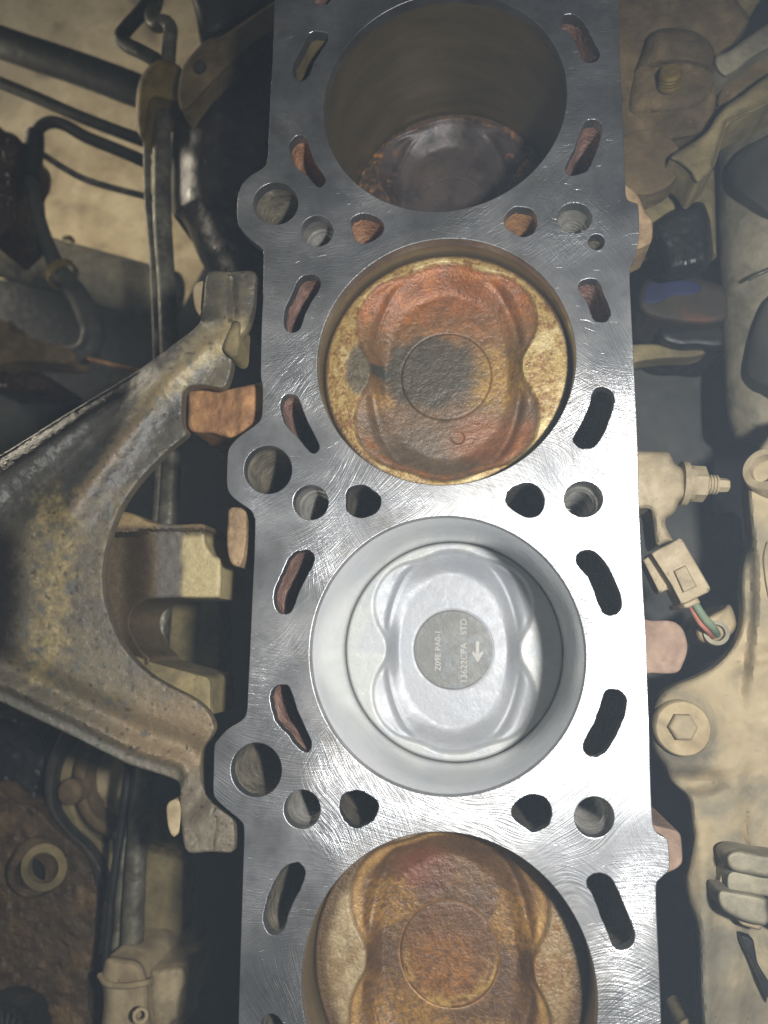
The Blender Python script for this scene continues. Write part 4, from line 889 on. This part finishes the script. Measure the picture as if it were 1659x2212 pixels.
lathe('slot_shade_disc', P(1622, 1790, -.0632), (1, 0, .75), [(-.002, .005), (-.0002, .0049)], 'black_plastic', ps, seg=28)  # dark disc on the sheet stands for the shade inside the slot
tube('seam_crack', [(1658, 1170, -.0490), (1650, 1200, -.0492), (1652, 1240, -.0494), (1660, 1290, -.0496)], 1.2, 'olive_mud', ps)
tp = thing('end_tube', P(1650, 1020, -.06), 'pale tube end poking in at the right edge', 'tube')
lathe('tube_end', P(1672, 1030, -.05), (-.5, .2, .6), [(-.03, .0095), (.008, .0095), (.009, .0088), (.009, .006), (.004, .006)], 'beige_plastic', tp, seg=32, caps=False)
rp = thing('ribbed_plug', P(1600, 1950, -.08), 'chunky ribbed beige connector on the stamped plate', 'connector')
cast('collar', RZ(3, [(1385, 600), (1350, 680), (1332, 780), (1345, 870), (1390, 880), (1420, 800), (1430, 680)]), -.05, .02, 'beige_dust', rp, edge=6, edge_h=.003, grid=5)
cast('upper_lug', RZ(3, [(1385, 590), (1410, 545), (1480, 530), (1600, 555), (1780, 590), (1780, 720), (1600, 700), (1430, 665)]), -.036, .012, 'grey_dust_metal', rp, edge=9, edge_h=.004, grid=5)
cast('middle_body', RZ(3, [(1415, 668), (1600, 702), (1780, 725), (1780, 840), (1640, 832), (1500, 810), (1400, 790)]), -.042, .012, 'grey_dust_metal', rp, edge=5, edge_h=.002, grid=5)
cast('lower_lug', RZ(3, [(1332, 805), (1360, 788), (1450, 800), (1640, 842), (1655, 900), (1655, 1012), (1560, 1010), (1450, 970), (1370, 925), (1338, 870)]), -.037, .012, 'grey_dust_metal', rp, edge=8, edge_h=.003, grid=5)
cast('tail', RZ(3, [(1455, 965), (1520, 990), (1612, 1015), (1608, 1050), (1540, 1035), (1480, 1010)]), -.046, .02, 'beige_dust', rp, edge=5, edge_h=.002, grid=5)
cast('side_rib', RZ(3, [(1640, 840), (1780, 800), (1780, 1080), (1660, 1010)]), -.045, .03, 'tube_dark', rp, edge=4, edge_h=.002, grid=5, smooth=0)
o = cast('gap_shade_strip', RZ(3, [(1482, 1085), (1530, 1095), (1562, 1110), (1580, 1200), (1600, 1280), (1690, 1430), (1690, 1530), (1620, 1400), (1550, 1240), (1510, 1170)]), -.052, .004, 'black_plastic', edge=3, edge_h=.001, grid=5); tag(o, 'thin black strip standing for the shaded gap below the ribbed connector', 'shade_strip')  # black sheet painted in for the shade of a wedge-shaped gap
o = cast('small_lug', RZ(3, [(1075, 1680), (1090, 1635), (1150, 1612), (1200, 1640), (1225, 1720), (1100, 1760)]), -.08, .02, 'olive_dust', edge=8, edge_h=.003, grid=5); tag(o, 'small tan lug at the bottom edge left of the stamped plate', 'lug')

# ================================================================== haze added in place of the lens-glare veil
hz = NT('added_veil'); hz.n.remove(hz.b)
pv = hz.new('ShaderNodeVolumePrincipled'); pv.inputs['Color'].default_value = (.66, .82, 1.0, 1); pv.inputs['Density'].default_value = .125; pv.inputs['Anisotropy'].default_value = 0.0
hz.link(pv.outputs[0], hz.n['Material Output'].inputs['Volume'])
x0, x1, y0, y1, z0, z1 = -2.8, 2.3, -2.3, 2.8, -1.8, .34
hv = [(x, y, z) for z in (z0, z1) for y in (y0, y1) for x in (x0, x1)]
ho = mesh('haze', hv, [[0, 2, 3, 1], [4, 5, 7, 6], [0, 1, 5, 4], [2, 6, 7, 3], [0, 4, 6, 2], [1, 3, 7, 5]], 'added_veil', smooth=False)  # added haze volume, stands in for the lens-glare veil
tag(ho, 'pale bluish haze added in place of lens glare', 'haze', kind='stuff')
S.cycles.volume_bounces = 0; S.cycles.use_adaptive_sampling = True; S.cycles.adaptive_threshold = .02
